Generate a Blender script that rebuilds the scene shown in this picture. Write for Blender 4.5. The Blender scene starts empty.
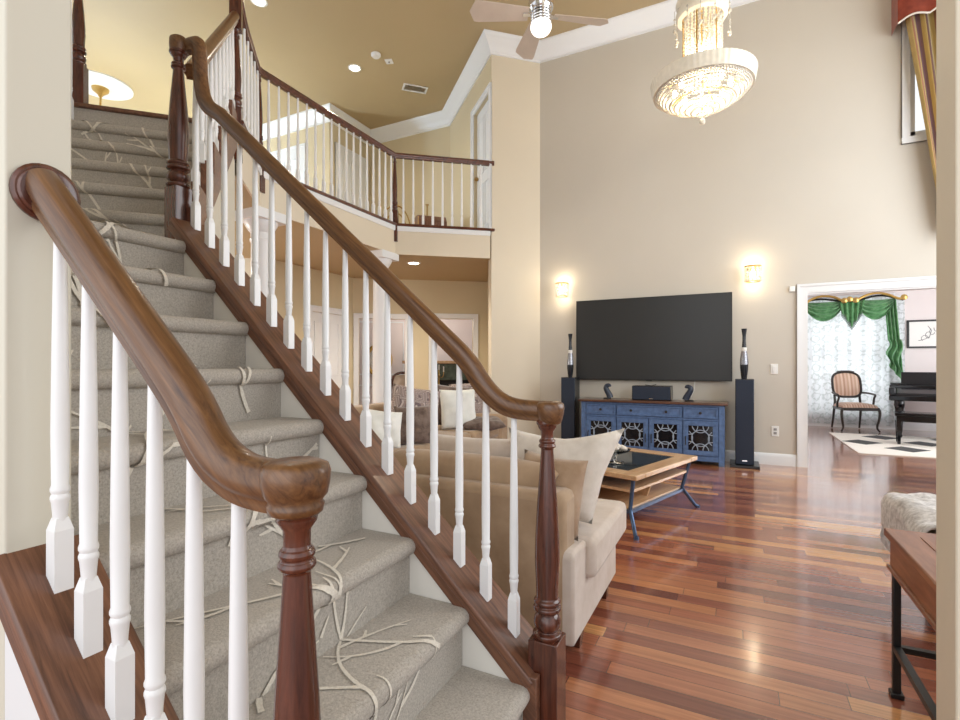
import bpy, bmesh, math, random
from math import sin, cos, pi, sqrt, radians as R
from mathutils import Vector, Matrix
random.seed(7)
SC = bpy.context.scene
COL = SC.collection

# ------------------------------------------------------------------ camera, world, light, exposure
cam_d = bpy.data.cameras.new('camera'); cam = bpy.data.objects.new('camera', cam_d); COL.objects.link(cam)
cam_d.sensor_width = 36.0; cam_d.lens = 36.0 * 500 / 960; cam_d.shift_y = 6 / 960.0
cam_d.clip_start = 0.02
cam.location = (0, 0, 1.15); cam.rotation_euler = (R(90), 0, math.atan(253 / 500.0))
SC.camera = cam
SC.view_settings.view_transform = 'Standard'; SC.view_settings.look = 'None'
SC.view_settings.gamma = 1.0; SC.view_settings.use_curve_mapping = False
SC.view_settings.exposure = 0.3
w = bpy.data.worlds.new('world'); SC.world = w; w.use_nodes = True
w.node_tree.nodes['Background'].inputs[0].default_value = (0.92, 0.96, 1.0, 1)
w.node_tree.nodes['Background'].inputs[1].default_value = 0.95

def light(name, kind, loc, energy, color=(1, 1, 1), size=0.1, size_y=None, rot=(0, 0, 0), spot=None):
    d = bpy.data.lights.new(name, kind); d.energy = energy; d.color = color
    if kind == 'AREA':
        d.size = size
        if size_y: d.shape = 'RECTANGLE'; d.size_y = size_y
    else:
        d.shadow_soft_size = size
        if kind == 'SPOT': d.spot_size = spot or R(120); d.spot_blend = 0.8
    o = bpy.data.objects.new(name, d); o.location = loc; o.rotation_euler = rot; COL.objects.link(o)
    return o
# daylight through the piano room window, and three added fill lamps
light('fill_right', 'AREA', (2.84, 4.2, 2.9), 140, (0.93, 0.97, 1.0), 3.2, 4.2, (0, R(90), 0))  # added area lamp inside the room, standing in for unseen windows
light('fill_foyer', 'AREA', (-1.0, -2.6, 2.4), 62, (0.97, 0.985, 1.0), 5.0, 4.0, (R(90), 0, 0))  # added fill behind the camera
light('daylight_piano', 'AREA', (1.95, 11.9, 1.4), 24, (0.95, 0.98, 1.0), 1.5, 2.2, (R(-90), 0, 0))
light('fill_piano_side', 'AREA', (4.4, 9.0, 1.7), 100, (0.97, 0.98, 1.0), 2.6, 2.2, (0, R(90), 0))  # added fill inside the piano room to brighten its walls

# ------------------------------------------------------------------ materials
def mat(name):
    m = bpy.data.materials.new(name); m.use_nodes = True
    nt = m.node_tree; b = nt.nodes['Principled BSDF']
    return m, nt, b
def nd(nt, t, **kw):
    n = nt.nodes.new(t)
    for k, v in kw.items():
        if k.startswith('_'): setattr(n, k[1:], v)
        else: n.inputs[k.replace('__', ' ')].default_value = v
    return n
def srgb(r, g, b):
    f = lambda c: (c / 255 / 12.92) if c <= 10 else ((c / 255 + 0.055) / 1.055) ** 2.4
    return (f(r), f(g), f(b), 1)
def ramp(nt, fac, stops):
    r = nt.nodes.new('ShaderNodeValToRGB'); e = r.color_ramp.elements
    while len(e) < len(stops): e.new(0.5)
    for i, (p, c) in enumerate(stops): e[i].position = p; e[i].color = c
    nt.links.new(fac, r.inputs[0]); return r
def coords(nt, scale=(1, 1, 1)):
    t = nt.nodes.new('ShaderNodeTexCoord'); mp = nt.nodes.new('ShaderNodeMapping'); mp.inputs['Scale'].default_value = scale
    nt.links.new(t.outputs['Object'], mp.inputs[0]); return mp.outputs[0]
def paint(name, col, rough=0.6, var=0.04, scale=3.0, metal=0.0, bump=0.0, bscale=300, spec=0.5):
    m, nt, b = mat(name); co = coords(nt)
    n = nd(nt, 'ShaderNodeTexNoise', Scale=scale, Detail=3.0); nt.links.new(co, n.inputs['Vector'])
    c0 = tuple(max(0, x * (1 - var)) for x in col[:3]) + (1,); c1 = tuple(min(1, x * (1 + var)) for x in col[:3]) + (1,)
    r = ramp(nt, n.outputs['Fac'], [(0.3, c0), (0.7, c1)])
    nt.links.new(r.outputs[0], b.inputs['Base Color'])
    b.inputs['Roughness'].default_value = rough; b.inputs['Metallic'].default_value = metal; b.inputs['Specular IOR Level'].default_value = spec
    if bump:
        n2 = nd(nt, 'ShaderNodeTexNoise', Scale=float(bscale), Detail=2.0); nt.links.new(co, n2.inputs['Vector'])
        bp = nd(nt, 'ShaderNodeBump', Strength=bump, Distance=0.002); nt.links.new(n2.outputs['Fac'], bp.inputs['Height'])
        nt.links.new(bp.outputs[0], b.inputs['Normal'])
    return m
def wood(name, c_dark, c_light, rough=0.25, scale=(6, 6, 60), coat=0.3, contrast=(0.3, 0.7), tilt=0.0):
    m, nt, b = mat(name); co = coords(nt, scale)
    if tilt:
        mr = nt.nodes.new('ShaderNodeMapping'); mr.inputs['Rotation'].default_value = (0, R(tilt), 0); sc_ = co.node
        src = sc_.inputs[0].links[0].from_socket; nt.links.new(src, mr.inputs[0]); nt.links.new(mr.outputs[0], sc_.inputs[0])
    n = nd(nt, 'ShaderNodeTexNoise', Scale=1.0, Detail=6.0, Roughness=0.65, Distortion=0.4); nt.links.new(co, n.inputs['Vector'])
    r = ramp(nt, n.outputs['Fac'], [(contrast[0], c_dark), (contrast[1], c_light)])
    nt.links.new(r.outputs[0], b.inputs['Base Color']); b.inputs['Roughness'].default_value = rough
    b.inputs['Coat Weight'].default_value = coat; b.inputs['Coat Roughness'].default_value = 0.12
    bp = nd(nt, 'ShaderNodeBump', Strength=0.15, Distance=0.001); nt.links.new(n.outputs['Fac'], bp.inputs['Height']); nt.links.new(bp.outputs[0], b.inputs['Normal'])
    return m
def floor_mat():
    m, nt, b = mat('plank_floor'); L = nt.links
    t = nt.nodes.new('ShaderNodeTexCoord'); sx = nt.nodes.new('ShaderNodeSeparateXYZ'); L.new(t.outputs['Object'], sx.inputs[0])
    H = 0.082; W = 0.86
    dv = nd(nt, 'ShaderNodeMath', _operation='DIVIDE'); L.new(sx.outputs['Y'], dv.inputs[0]); dv.inputs[1].default_value = H
    fl = nd(nt, 'ShaderNodeMath', _operation='FLOOR'); L.new(dv.outputs[0], fl.inputs[0])
    wn = nd(nt, 'ShaderNodeTexWhiteNoise', _noise_dimensions='1D'); L.new(fl.outputs[0], wn.inputs['W'])
    ad = nd(nt, 'ShaderNodeMath', _operation='MULTIPLY_ADD'); L.new(wn.outputs['Value'], ad.inputs[0]); ad.inputs[1].default_value = W * 2; L.new(sx.outputs['X'], ad.inputs[2])
    cb = nt.nodes.new('ShaderNodeCombineXYZ'); L.new(ad.outputs[0], cb.inputs[0]); L.new(sx.outputs['Y'], cb.inputs[1])
    br = nt.nodes.new('ShaderNodeTexBrick'); L.new(cb.outputs[0], br.inputs['Vector']); br.offset = 0.0
    for k, v in dict(Scale=1.0).items(): br.inputs[k].default_value = v
    br.inputs['Mortar Size'].default_value = 0.0012; br.inputs['Mortar Smooth'].default_value = 0.2
    br.inputs['Brick Width'].default_value = W; br.inputs['Row Height'].default_value = H
    br.inputs['Color1'].default_value = (0, 0, 0, 1); br.inputs['Color2'].default_value = (1, 1, 1, 1); br.inputs['Mortar'].default_value = (0.4, 0.4, 0.4, 1)
    rp = ramp(nt, br.outputs['Color'], [(0.0, srgb(114, 60, 48)), (0.3, srgb(146, 86, 66)), (0.6, srgb(172, 108, 80)), (0.82, srgb(194, 132, 90)), (1.0, srgb(222, 166, 108))])
    mp = nd(nt, 'ShaderNodeMapping'); mp.inputs['Scale'].default_value = (2.2, 55, 1); L.new(cb.outputs[0], mp.inputs[0])
    n = nd(nt, 'ShaderNodeTexNoise', Scale=1.0, Detail=6.0, Roughness=0.6, Distortion=0.5); L.new(mp.outputs[0], n.inputs['Vector'])
    gr = ramp(nt, n.outputs['Fac'], [(0.25, (0.55, 0.5, 0.5, 1)), (0.7, (1.15, 1.12, 1.1, 1))])
    mx = nd(nt, 'ShaderNodeMix', _data_type='RGBA', _blend_type='MULTIPLY'); mx.inputs[0].default_value = 0.85; L.new(rp.outputs[0], mx.inputs[6]); L.new(gr.outputs[0], mx.inputs[7])
    m2 = nd(nt, 'ShaderNodeMix', _data_type='RGBA'); L.new(br.outputs['Fac'], m2.inputs[0]); L.new(mx.outputs[2], m2.inputs[6]); m2.inputs[7].default_value = srgb(50, 24, 18)
    L.new(m2.outputs[2], b.inputs['Base Color']); b.inputs['Roughness'].default_value = 0.25
    b.inputs['Coat Weight'].default_value = 1.0; b.inputs['Coat Roughness'].default_value = 0.12
    bp = nd(nt, 'ShaderNodeBump', Strength=0.25, Distance=0.001); bp.invert = True; L.new(br.outputs['Fac'], bp.inputs['Height'])
    n3 = nd(nt, 'ShaderNodeTexNoise', Scale=3.0, Detail=2.0); L.new(t.outputs['Object'], n3.inputs['Vector'])
    b2 = nd(nt, 'ShaderNodeBump', Strength=0.06, Distance=0.02); L.new(n3.outputs['Fac'], b2.inputs['Height']); L.new(bp.outputs[0], b2.inputs['Normal'])
    L.new(b2.outputs[0], b.inputs['Normal']); L.new(b2.outputs[0], b.inputs['Coat Normal'])
    return m
def carpet(name, c0, c1):
    m, nt, b = mat(name); co = coords(nt)
    n = nd(nt, 'ShaderNodeTexNoise', Scale=170.0, Detail=4.0, Roughness=0.8); nt.links.new(co, n.inputs['Vector'])
    r = ramp(nt, n.outputs['Fac'], [(0.3, c0), (0.7, c1)]); nt.links.new(r.outputs[0], b.inputs['Base Color'])
    b.inputs['Roughness'].default_value = 0.95; b.inputs['Specular IOR Level'].default_value = 0.1
    b.inputs['Sheen Weight'].default_value = 0.15
    bp = nd(nt, 'ShaderNodeBump', Strength=0.6, Distance=0.004); nt.links.new(n.outputs['Fac'], bp.inputs['Height']); nt.links.new(bp.outputs[0], b.inputs['Normal'])
    return m
def fabric(name, c0, c1, scale=8.0, weave=350.0, sheen=0.3):
    m, nt, b = mat(name); co = coords(nt)
    n = nd(nt, 'ShaderNodeTexNoise', Scale=scale, Detail=4.0, Roughness=0.6); nt.links.new(co, n.inputs['Vector'])
    r = ramp(nt, n.outputs['Fac'], [(0.32, c0), (0.68, c1)]); nt.links.new(r.outputs[0], b.inputs['Base Color'])
    b.inputs['Roughness'].default_value = 0.85; b.inputs['Sheen Weight'].default_value = sheen; b.inputs['Specular IOR Level'].default_value = 0.15
    n2 = nd(nt, 'ShaderNodeTexNoise', Scale=weave, Detail=2.0); nt.links.new(co, n2.inputs['Vector'])
    bp = nd(nt, 'ShaderNodeBump', Strength=0.3, Distance=0.002); nt.links.new(n2.outputs['Fac'], bp.inputs['Height']); nt.links.new(bp.outputs[0], b.inputs['Normal'])
    return m
def emit(name, col, strength):
    m, nt, b = mat(name); b.inputs['Base Color'].default_value = col
    b.inputs['Emission Color'].default_value = col; b.inputs['Emission Strength'].default_value = strength
    return m
def glass(name, col=(1, 1, 1, 1), rough=0.0, ior=1.45):
    m, nt, b = mat(name); b.inputs['Base Color'].default_value = col; b.inputs['Roughness'].default_value = rough
    b.inputs['Transmission Weight'].default_value = 1.0; b.inputs['IOR'].default_value = ior
    return m
def lace_mat():
    m, nt, b = mat('lace_curtain_cloth'); L = nt.links
    t = nt.nodes.new('ShaderNodeTexCoord')
    mp = nd(nt, 'ShaderNodeMapping'); mp.inputs['Scale'].default_value = (3.4, 1, 3.4); L.new(t.outputs['Object'], mp.inputs[0])
    v = nd(nt, 'ShaderNodeTexVoronoi', Scale=1.6, Randomness=0.15, _feature='F1'); L.new(mp.outputs[0], v.inputs['Vector'])
    n = nd(nt, 'ShaderNodeTexNoise', Scale=7.0, Detail=1.0); L.new(mp.outputs[0], n.inputs['Vector'])
    ml = nd(nt, 'ShaderNodeMath', _operation='MULTIPLY_ADD'); L.new(n.outputs['Fac'], ml.inputs[0]); ml.inputs[1].default_value = 0.5; L.new(v.outputs['Distance'], ml.inputs[2])
    ml2 = nd(nt, 'ShaderNodeMath', _operation='MULTIPLY'); L.new(ml.outputs[0], ml2.inputs[0]); ml2.inputs[1].default_value = 13.0
    s = nd(nt, 'ShaderNodeMath', _operation='SINE'); L.new(ml2.outputs[0], s.inputs[0])
    r = ramp(nt, s.outputs[0], [(0.35, (0.86, 0.9, 0.92, 1)), (0.9, (0.66, 0.71, 0.71, 1))])
    L.new(r.outputs[0], b.inputs['Base Color']); b.inputs['Roughness'].default_value = 0.9
    tr = nt.nodes.new('ShaderNodeBsdfTranslucent'); L.new(r.outputs[0], tr.inputs[0])
    mx = nd(nt, 'ShaderNodeMixShader'); mx.inputs[0].default_value = 0.5
    L.new(b.outputs[0], mx.inputs[1]); L.new(tr.outputs[0], mx.inputs[2]); L.new(mx.outputs[0], nt.nodes['Material Output'].inputs[0])
    return m
def striped(name, cols, scale, axis=0, rough=0.7):
    m, nt, b = mat(name); L = nt.links
    t = nt.nodes.new('ShaderNodeTexCoord'); s = nt.nodes.new('ShaderNodeSeparateXYZ'); L.new(t.outputs['UV'], s.inputs[0])
    ml = nd(nt, 'ShaderNodeMath', _operation='MULTIPLY'); L.new(s.outputs[axis], ml.inputs[0]); ml.inputs[1].default_value = scale
    fr = nd(nt, 'ShaderNodeMath', _operation='FRACT'); L.new(ml.outputs[0], fr.inputs[0])
    r = ramp(nt, fr.outputs[0], [(i / len(cols), c) for i, c in enumerate(cols)]); r.color_ramp.interpolation = 'CONSTANT'
    L.new(r.outputs[0], b.inputs['Base Color']); b.inputs['Roughness'].default_value = rough; b.inputs['Sheen Weight'].default_value = 0.2
    return m
def patch_fabric(name, c0, c1, c2):
    m, nt, b = mat(name); L = nt.links; co = coords(nt)
    v = nd(nt, 'ShaderNodeTexVoronoi', Scale=7.0, Randomness=0.5, _distance='CHEBYCHEV'); L.new(co, v.inputs['Vector'])
    ml = nd(nt, 'ShaderNodeMath', _operation='MULTIPLY'); L.new(v.outputs['Distance'], ml.inputs[0]); ml.inputs[1].default_value = 9.0
    fr = nd(nt, 'ShaderNodeMath', _operation='FRACT'); L.new(ml.outputs[0], fr.inputs[0])
    r = ramp(nt, fr.outputs[0], [(0.0, c0), (0.45, c1), (0.75, c2)]); r.color_ramp.interpolation = 'CONSTANT'
    L.new(r.outputs[0], b.inputs['Base Color']); b.inputs['Roughness'].default_value = 0.85
    return m

M = {}
M['wall'] = paint('beige_wall_paint', srgb(207, 201, 190), 0.55, 0.02, 1.2)
M['cream'] = paint('cream_wall_paint', srgb(216, 211, 195), 0.55, 0.02, 1.2)
M['cream2'] = paint('warm_cream_wall_paint', srgb(224, 213, 192), 0.55, 0.02, 1.2)
M['hallwall'] = paint('warm_hall_wall_paint', srgb(214, 200, 168), 0.55, 0.02, 1.2)
M['ceil'] = paint('gold_ceiling_paint', srgb(187, 167, 130), 0.6, 0.05, 0.6)
M['pinkwall'] = paint('pale_pink_wall_paint', srgb(228, 218, 216), 0.6, 0.02, 1.5)
M['white'] = paint('white_trim_paint', srgb(236, 238, 240), 0.35, 0.01, 2)
M['skirt'] = paint('off_white_skirt_paint', srgb(238, 234, 226), 0.45, 0.015, 2)
M['floor'] = floor_mat()
M['carpet'] = carpet('grey_cut_pile_carpet', srgb(154, 146, 136), srgb(204, 196, 185))
M['vine'] = carpet('cream_vine_pile', srgb(214, 205, 190), srgb(240, 233, 220))
M['darkwood'] = wood('dark_oak_stringer', srgb(74, 45, 33), srgb(138, 94, 70), 0.35, (4, 70, 70), 0.2, (0.3, 0.7), -42.9)
M['newel'] = wood('mahogany_stained_newel', srgb(54, 26, 18), srgb(106, 56, 38), 0.25, (60, 60, 6), 0.4)
M['rail'] = wood('brown_oak_handrail', srgb(70, 40, 20), srgb(128, 88, 52), 0.33, (5, 110, 110), 0.25, (0.3, 0.7), -41.3)
M['redrail'] = wood('reddish_balcony_rail', srgb(62, 30, 20), srgb(112, 62, 42), 0.3, (20, 20, 20), 0.4)
M['baluster'] = paint('white_baluster_paint', srgb(240, 240, 240), 0.3, 0.01)
M['sofa'] = fabric('tan_microsuede', srgb(150, 124, 98), srgb(178, 152, 124), 5.0, 300)
M['sofaside'] = fabric('beige_suede', srgb(192, 176, 162), srgb(212, 200, 190), 6.0, 300)
M['pillowcream'] = fabric('cream_pillow_cloth', srgb(206, 196, 184), srgb(226, 218, 208), 10, 300)
M['pillowtan'] = fabric('tan_pillow_suede', srgb(150, 122, 96), srgb(176, 150, 124), 10, 300)
M['pillowwhite'] = fabric('white_pillow_cloth', srgb(226, 228, 222), srgb(240, 240, 236), 8, 300)
M['patch'] = patch_fabric('patterned_pillow_cloth', srgb(150, 132, 126), srgb(196, 182, 174), srgb(112, 96, 98))
M['darkfab'] = fabric('dark_brown_fringe_cloth', srgb(84, 68, 60), srgb(132, 114, 104), 14, 200)
M['tv'] = paint('dark_tv_screen', (0.022, 0.023, 0.024, 1), 0.35, 0.0)
M['tvb'] = paint('black_tv_bezel', (0.006, 0.006, 0.006, 1), 0.4, 0.0)
M['blue'] = paint('distressed_blue_paint', srgb(84, 112, 156), 0.5, 0.22, 24)
M['figure'] = paint('dark_blue_glaze', srgb(34, 44, 62), 0.3, 0.1, 30)
M['dkglass'] = paint('dark_cabinet_glass', (0.008, 0.009, 0.012, 1), 0.08, 0.0)
M['lattice'] = paint('grey_blue_lattice_paint', srgb(150, 164, 182), 0.45, 0.1, 20)
M['contop'] = wood('walnut_console_top', srgb(60, 36, 28), srgb(110, 74, 56), 0.3, (4, 40, 40), 0.3)
M['iron'] = paint('black_iron', (0.012, 0.011, 0.011, 1), 0.4, 0.1, 20)
M['spk'] = paint('charcoal_blue_speaker_cloth', srgb(36, 46, 64), 0.75, 0.1, 120, bump=0.2)
M['spkd'] = paint('black_speaker_base', (0.01, 0.011, 0.014, 1), 0.25, 0.0)
M['ctwood'] = wood('honey_oak_coffee_table', srgb(186, 144, 104), srgb(222, 186, 146), 0.3, (30, 4, 30), 0.4)
M['ctmetal'] = paint('blue_grey_table_metal', srgb(74, 96, 128), 0.3, 0.1, 20, metal=0.6)
M['smoke'] = paint('smoked_glass_inset', (0.03, 0.04, 0.05, 1), 0.04, 0.0)
M['glass'] = glass('clear_glass')
M['crystal'] = glass('crystal_glass', (1, 0.97, 0.9, 1), 0.02, 1.5)
M['beads'] = None
M['chrome'] = paint('polished_chrome', (0.75, 0.75, 0.77, 1), 0.12, 0.0, metal=1.0)
M['gold'] = paint('gilt_metal', srgb(206, 170, 100), 0.3, 0.1, 20, metal=0.8)
M['brass'] = paint('antique_brass', srgb(170, 140, 90), 0.3, 0.1, 20, metal=0.9)
M['plastic'] = paint('white_plastic', srgb(238, 238, 236), 0.4, 0.0)
M['socket'] = paint('grey_socket', srgb(150, 150, 150), 0.5, 0.0)
M['lamp'] = emit('warm_lamp_glow', (1.0, 0.93, 0.8, 1), 14)
M['bulb'] = emit('bulb_glow', (1.0, 0.9, 0.7, 1), 30)
M['globe'] = emit('frosted_fan_globe', (1.0, 0.98, 0.95, 1), 1.1)
M['bladed'] = paint('taupe_fan_blade', srgb(204, 190, 178), 0.45, 0.05, 6)
M['vase'] = paint('speckled_silver_vase', srgb(150, 152, 160), 0.25, 0.5, 90, metal=0.5)
M['vased'] = paint('black_vase_glaze', (0.012, 0.014, 0.02, 1), 0.15, 0.0)
M['piano'] = paint('black_piano_lacquer', (0.006, 0.006, 0.008, 1), 0.08, 0.0)
M['ivory'] = paint('ivory_keys', srgb(236, 234, 226), 0.3, 0.0)
M['chairwood'] = paint('dark_chair_wood', srgb(50, 44, 42), 0.3, 0.2, 30)
M['chairfab'] = striped('pink_stripe_upholstery', [srgb(190, 150, 128), srgb(214, 184, 162), srgb(200, 164, 142), srgb(222, 196, 176)], 7)
M['green'] = fabric('green_swag_silk', srgb(66, 124, 74), srgb(110, 164, 112), 14, 200, 0.5)
M['fringe'] = fabric('grey_green_fringe', srgb(84, 104, 96), srgb(130, 140, 134), 60, 200)
M['lace'] = lace_mat()
M['ruglight'] = carpet('cream_rug_pile', srgb(226, 218, 204), srgb(244, 240, 232))
M['rugdark'] = carpet('black_rug_pile', (0.012, 0.012, 0.014, 1), (0.03, 0.03, 0.03, 1))
M['redfab'] = fabric('rust_red_valance_silk', srgb(116, 48, 32), srgb(142, 64, 44), 10, 200)
M['drape'] = striped('gold_striped_drape_silk', [srgb(176, 150, 92), srgb(140, 92, 64), srgb(196, 172, 112), srgb(122, 92, 104), srgb(184, 158, 96), srgb(92, 58, 48), srgb(204, 188, 142)], 3.2)
M['paper'] = paint('white_paper', srgb(238, 236, 232), 0.7, 0.0)
M['ink'] = paint('grey_ink', srgb(96, 92, 96), 0.7, 0.0)
M['tablewood'] = wood('red_brown_table_wood', srgb(112, 66, 44), srgb(160, 106, 74), 0.35, (40, 5, 40), 0.25)
M['throw'] = fabric('grey_knit_throw', srgb(158, 154, 154), srgb(222, 220, 220), 45, 120)
M['stone'] = paint('green_marble', srgb(84, 96, 82), 0.25, 0.35, 9)

# ------------------------------------------------------------------ mesh helpers
MTX = {}
class MB:
    def __init__(s): s.v = []; s.f = []; s.m = []; s.uv = {}
    def add(s, vs, fs, mi=0):
        o = len(s.v); s.v += [Vector(p) for p in vs]
        for f in fs: s.f.append([o + i for i in f]); s.m.append(mi)
    def box(s, a, b, mi=0):
        x0, y0, z0 = a; x1, y1, z1 = b
        s.add([(x0, y0, z0), (x1, y0, z0), (x1, y1, z0), (x0, y1, z0), (x0, y0, z1), (x1, y0, z1), (x1, y1, z1), (x0, y1, z1)],
              [(0, 3, 2, 1), (4, 5, 6, 7), (0, 1, 5, 4), (1, 2, 6, 5), (2, 3, 7, 6), (3, 0, 4, 7)], mi)
    def hexa(s, lo, hi, mi=0):          # two quads, lo ring then hi ring
        s.add(list(lo) + list(hi), [(0, 3, 2, 1), (4, 5, 6, 7), (0, 1, 5, 4), (1, 2, 6, 5), (2, 3, 7, 6), (3, 0, 4, 7)], mi)
    def bar(s, p, q, wd, ht, mi=0, up=(0, 0, 1)):
        p = Vector(p); q = Vector(q); T = (q - p).normalized(); u = Vector(up)
        S = T.cross(u)
        if S.length < 1e-4: S = Vector((1, 0, 0))
        S.normalize(); U = S.cross(T)
        r = lambda c: [c + S * (a * wd / 2) + U * (b * ht / 2) for a, b in ((-1, -1), (1, -1), (1, 1), (-1, 1))]
        s.hexa(r(p), r(q), mi)
    def prism(s, poly, fn, d0, d1, mi=0):   # poly 2D -> fn(a,b,d)
        n = len(poly); vs = [fn(a, b, d0) for a, b in poly] + [fn(a, b, d1) for a, b in poly]
        s.add(vs, [tuple(range(n))[::-1], tuple(range(n, 2 * n))] + [(i, (i + 1) % n, n + (i + 1) % n, n + i) for i in range(n)], mi)
    def lathe(s, prof, c=(0, 0, 0), n=16, mi=0, axis='Z', sq=1.0):
        c = Vector(c); vs = []
        for r, z in prof:
            for i in range(n):
                a = 2 * pi * i / n; x = r * cos(a); y = r * sin(a) * sq
                p = (x, y, z) if axis == 'Z' else ((z, x, y) if axis == 'X' else (y, z, x))
                vs.append(c + Vector(p))
        fs = []; m = len(prof)
        for j in range(m - 1):
            for i in range(n): fs.append((j * n + i, j * n + (i + 1) % n, (j + 1) * n + (i + 1) % n, (j + 1) * n + i))
        fs.append(tuple(range(n))[::-1]); fs.append(tuple(range((m - 1) * n, m * n)))
        s.add(vs, fs, mi)
    def tube(s, path, rad, n=8, mi=0, closed=False):
        path = [Vector(p) for p in path]; k = len(path); rs = rad if isinstance(rad, (list, tuple)) else [rad] * k
        vs = []; prevS = None
        for i, p in enumerate(path):
            a = path[(i - 1) % k] if (closed or i > 0) else p; b = path[(i + 1) % k] if (closed or i < k - 1) else p
            T = (b - a).normalized()
            if prevS is None:
                S = T.cross(Vector((0, 0, 1)));
                if S.length < 1e-3: S = T.cross(Vector((1, 0, 0)))
            else: S = prevS - T * prevS.dot(T)
            S.normalize(); prevS = S; U = T.cross(S)
            for j in range(n):
                t = 2 * pi * j / n; vs.append(p + (S * cos(t) + U * sin(t)) * rs[i])
        fs = []
        for i in range(k if closed else k - 1):
            i2 = (i + 1) % k
            for j in range(n): fs.append((i * n + j, i * n + (j + 1) % n, i2 * n + (j + 1) % n, i2 * n + j))
        if not closed: fs += [tuple(range(n))[::-1], tuple(range((k - 1) * n, k * n))]
        s.add(vs, fs, mi)
    def sweep(s, path, prof, mi=0, side=None):   # prof points (a along side, b along up); horizontal turns are mitred
        path = [Vector(p) for p in path]; k = len(path); n = len(prof); vs = []
        for i, p in enumerate(path):
            T1 = (p - path[i - 1]).normalized() if i else (path[1] - p).normalized()
            T2 = (path[i + 1] - p).normalized() if i < k - 1 else T1
            T = (T1 + T2).normalized(); sc = 1.0
            if side is not None: S = Vector(side).normalized()
            else:
                h1 = Vector((T1.x, T1.y, 0)).normalized(); h2 = Vector((T2.x, T2.y, 0)).normalized(); h = (h1 + h2).normalized()
                S = h.cross(Vector((0, 0, 1))); sc = 1.0 / max(0.35, h.dot(h1))
            U = S.cross(T)
            for a, b in prof: vs.append(p + S * (a * sc) + U * b)
        fs = [(i * n + j, i * n + (j + 1) % n, (i + 1) * n + (j + 1) % n, (i + 1) * n + j) for i in range(k - 1) for j in range(n)]
        fs += [tuple(range(n))[::-1], tuple(range((k - 1) * n, k * n))]
        s.add(vs, fs, mi)
    def grid(s, fn, nu, nv, mi=0, wrap=False, uv=False):
        o = len(s.v); vs = [fn(i / nu, j / nv) for j in range(nv + 1) for i in range(nu + 1)]
        fs = [(j * (nu + 1) + i, j * (nu + 1) + i + 1, (j + 1) * (nu + 1) + i + 1, (j + 1) * (nu + 1) + i) for j in range(nv) for i in range(nu)]
        s.add(vs, fs, mi)
        if uv:
            for j in range(nv + 1):
                for i in range(nu + 1): s.uv[o + j * (nu + 1) + i] = (i / nu, j / nv)
    def ball(s, c, r, n=12, m=8, mi=0):
        r = r if isinstance(r, (tuple, list)) else (r, r, r); c = Vector(c)
        vs = [c + Vector((0, 0, -r[2]))]
        for j in range(1, m):
            t = -pi / 2 + pi * j / m
            for i in range(n): a = 2 * pi * i / n; vs.append(c + Vector((r[0] * cos(t) * cos(a), r[1] * cos(t) * sin(a), r[2] * sin(t))))
        vs.append(c + Vector((0, 0, r[2]))); fs = []
        for i in range(n): fs.append((0, 1 + (i + 1) % n, 1 + i))
        for j in range(m - 2):
            for i in range(n): a = 1 + j * n; fs.append((a + i, a + (i + 1) % n, a + n + (i + 1) % n, a + n + i))
        a = 1 + (m - 2) * n
        for i in range(n): fs.append((a + i, a + (i + 1) % n, len(vs) - 1))
        s.add(vs, fs, mi)
    def build(s, name, mats, parent=None, world=False, bevel=0, loc=None, sharp=38, fix=True, thick=0, subd=0):
        vs = s.v; base = Vector((0, 0, 0))
        if world and parent is not None:
            inv = MTX[parent.name].inverted(); vs = [inv @ p for p in vs]
        if loc is not None: base = Vector(loc); vs = [p - base for p in vs]
        me = bpy.data.meshes.new(name); me.from_pydata([tuple(p) for p in vs], [], s.f)
        mats = mats if isinstance(mats, (list, tuple)) else [mats]
        for m in mats: me.materials.append(m if not isinstance(m, str) else M[m])
        for i, p in enumerate(me.polygons): p.material_index = s.m[i]; p.use_smooth = True
        if s.uv:
            ul = me.uv_layers.new(name='UVMap')
            for l in me.loops:
                if l.vertex_index in s.uv: ul.data[l.index].uv = s.uv[l.vertex_index]
        if fix:
            b = bmesh.new(); b.from_mesh(me); bmesh.ops.recalc_face_normals(b, faces=b.faces[:]); b.to_mesh(me); b.free()
        me.set_sharp_from_angle(angle=R(sharp)); me.update()
        o = bpy.data.objects.new(name, me); COL.objects.link(o)
        if loc is not None: o.location = base
        MTX[o.name] = Matrix.Translation(base) if parent is None else MTX[parent.name] @ Matrix.Translation(base)
        if parent is not None: o.parent = parent
        if thick:
            md = o.modifiers.new('solid', 'SOLIDIFY'); md.thickness = thick; md.offset = 0
        if bevel:
            md = o.modifiers.new('bevel', 'BEVEL'); md.width = bevel; md.segments = 2; md.limit_method = 'ANGLE'; md.angle_limit = R(35)
        if subd:
            md = o.modifiers.new('sub', 'SUBSURF'); md.levels = subd; md.render_levels = subd
        return o
def tag(o, label, cat, group=None, kind=None):
    o['label'] = label; o['category'] = cat
    if group: o['group'] = group
    if kind: o['kind'] = kind
    return o
def thing(name, label, cat, loc=(0, 0, 0), rz=0.0, group=None):
    o = bpy.data.objects.new(name, None); COL.objects.link(o); o.location = loc; o.rotation_euler = (0, 0, rz); o.empty_display_size = 0.1
    MTX[o.name] = Matrix.Translation(Vector(loc)) @ Matrix.Rotation(rz, 4, 'Z')
    return tag(o, label, cat, group)
def struct(o, label=None, cat='building'):
    o['kind'] = 'structure'
    if label: o['label'] = label; o['category'] = cat
    return o
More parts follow.
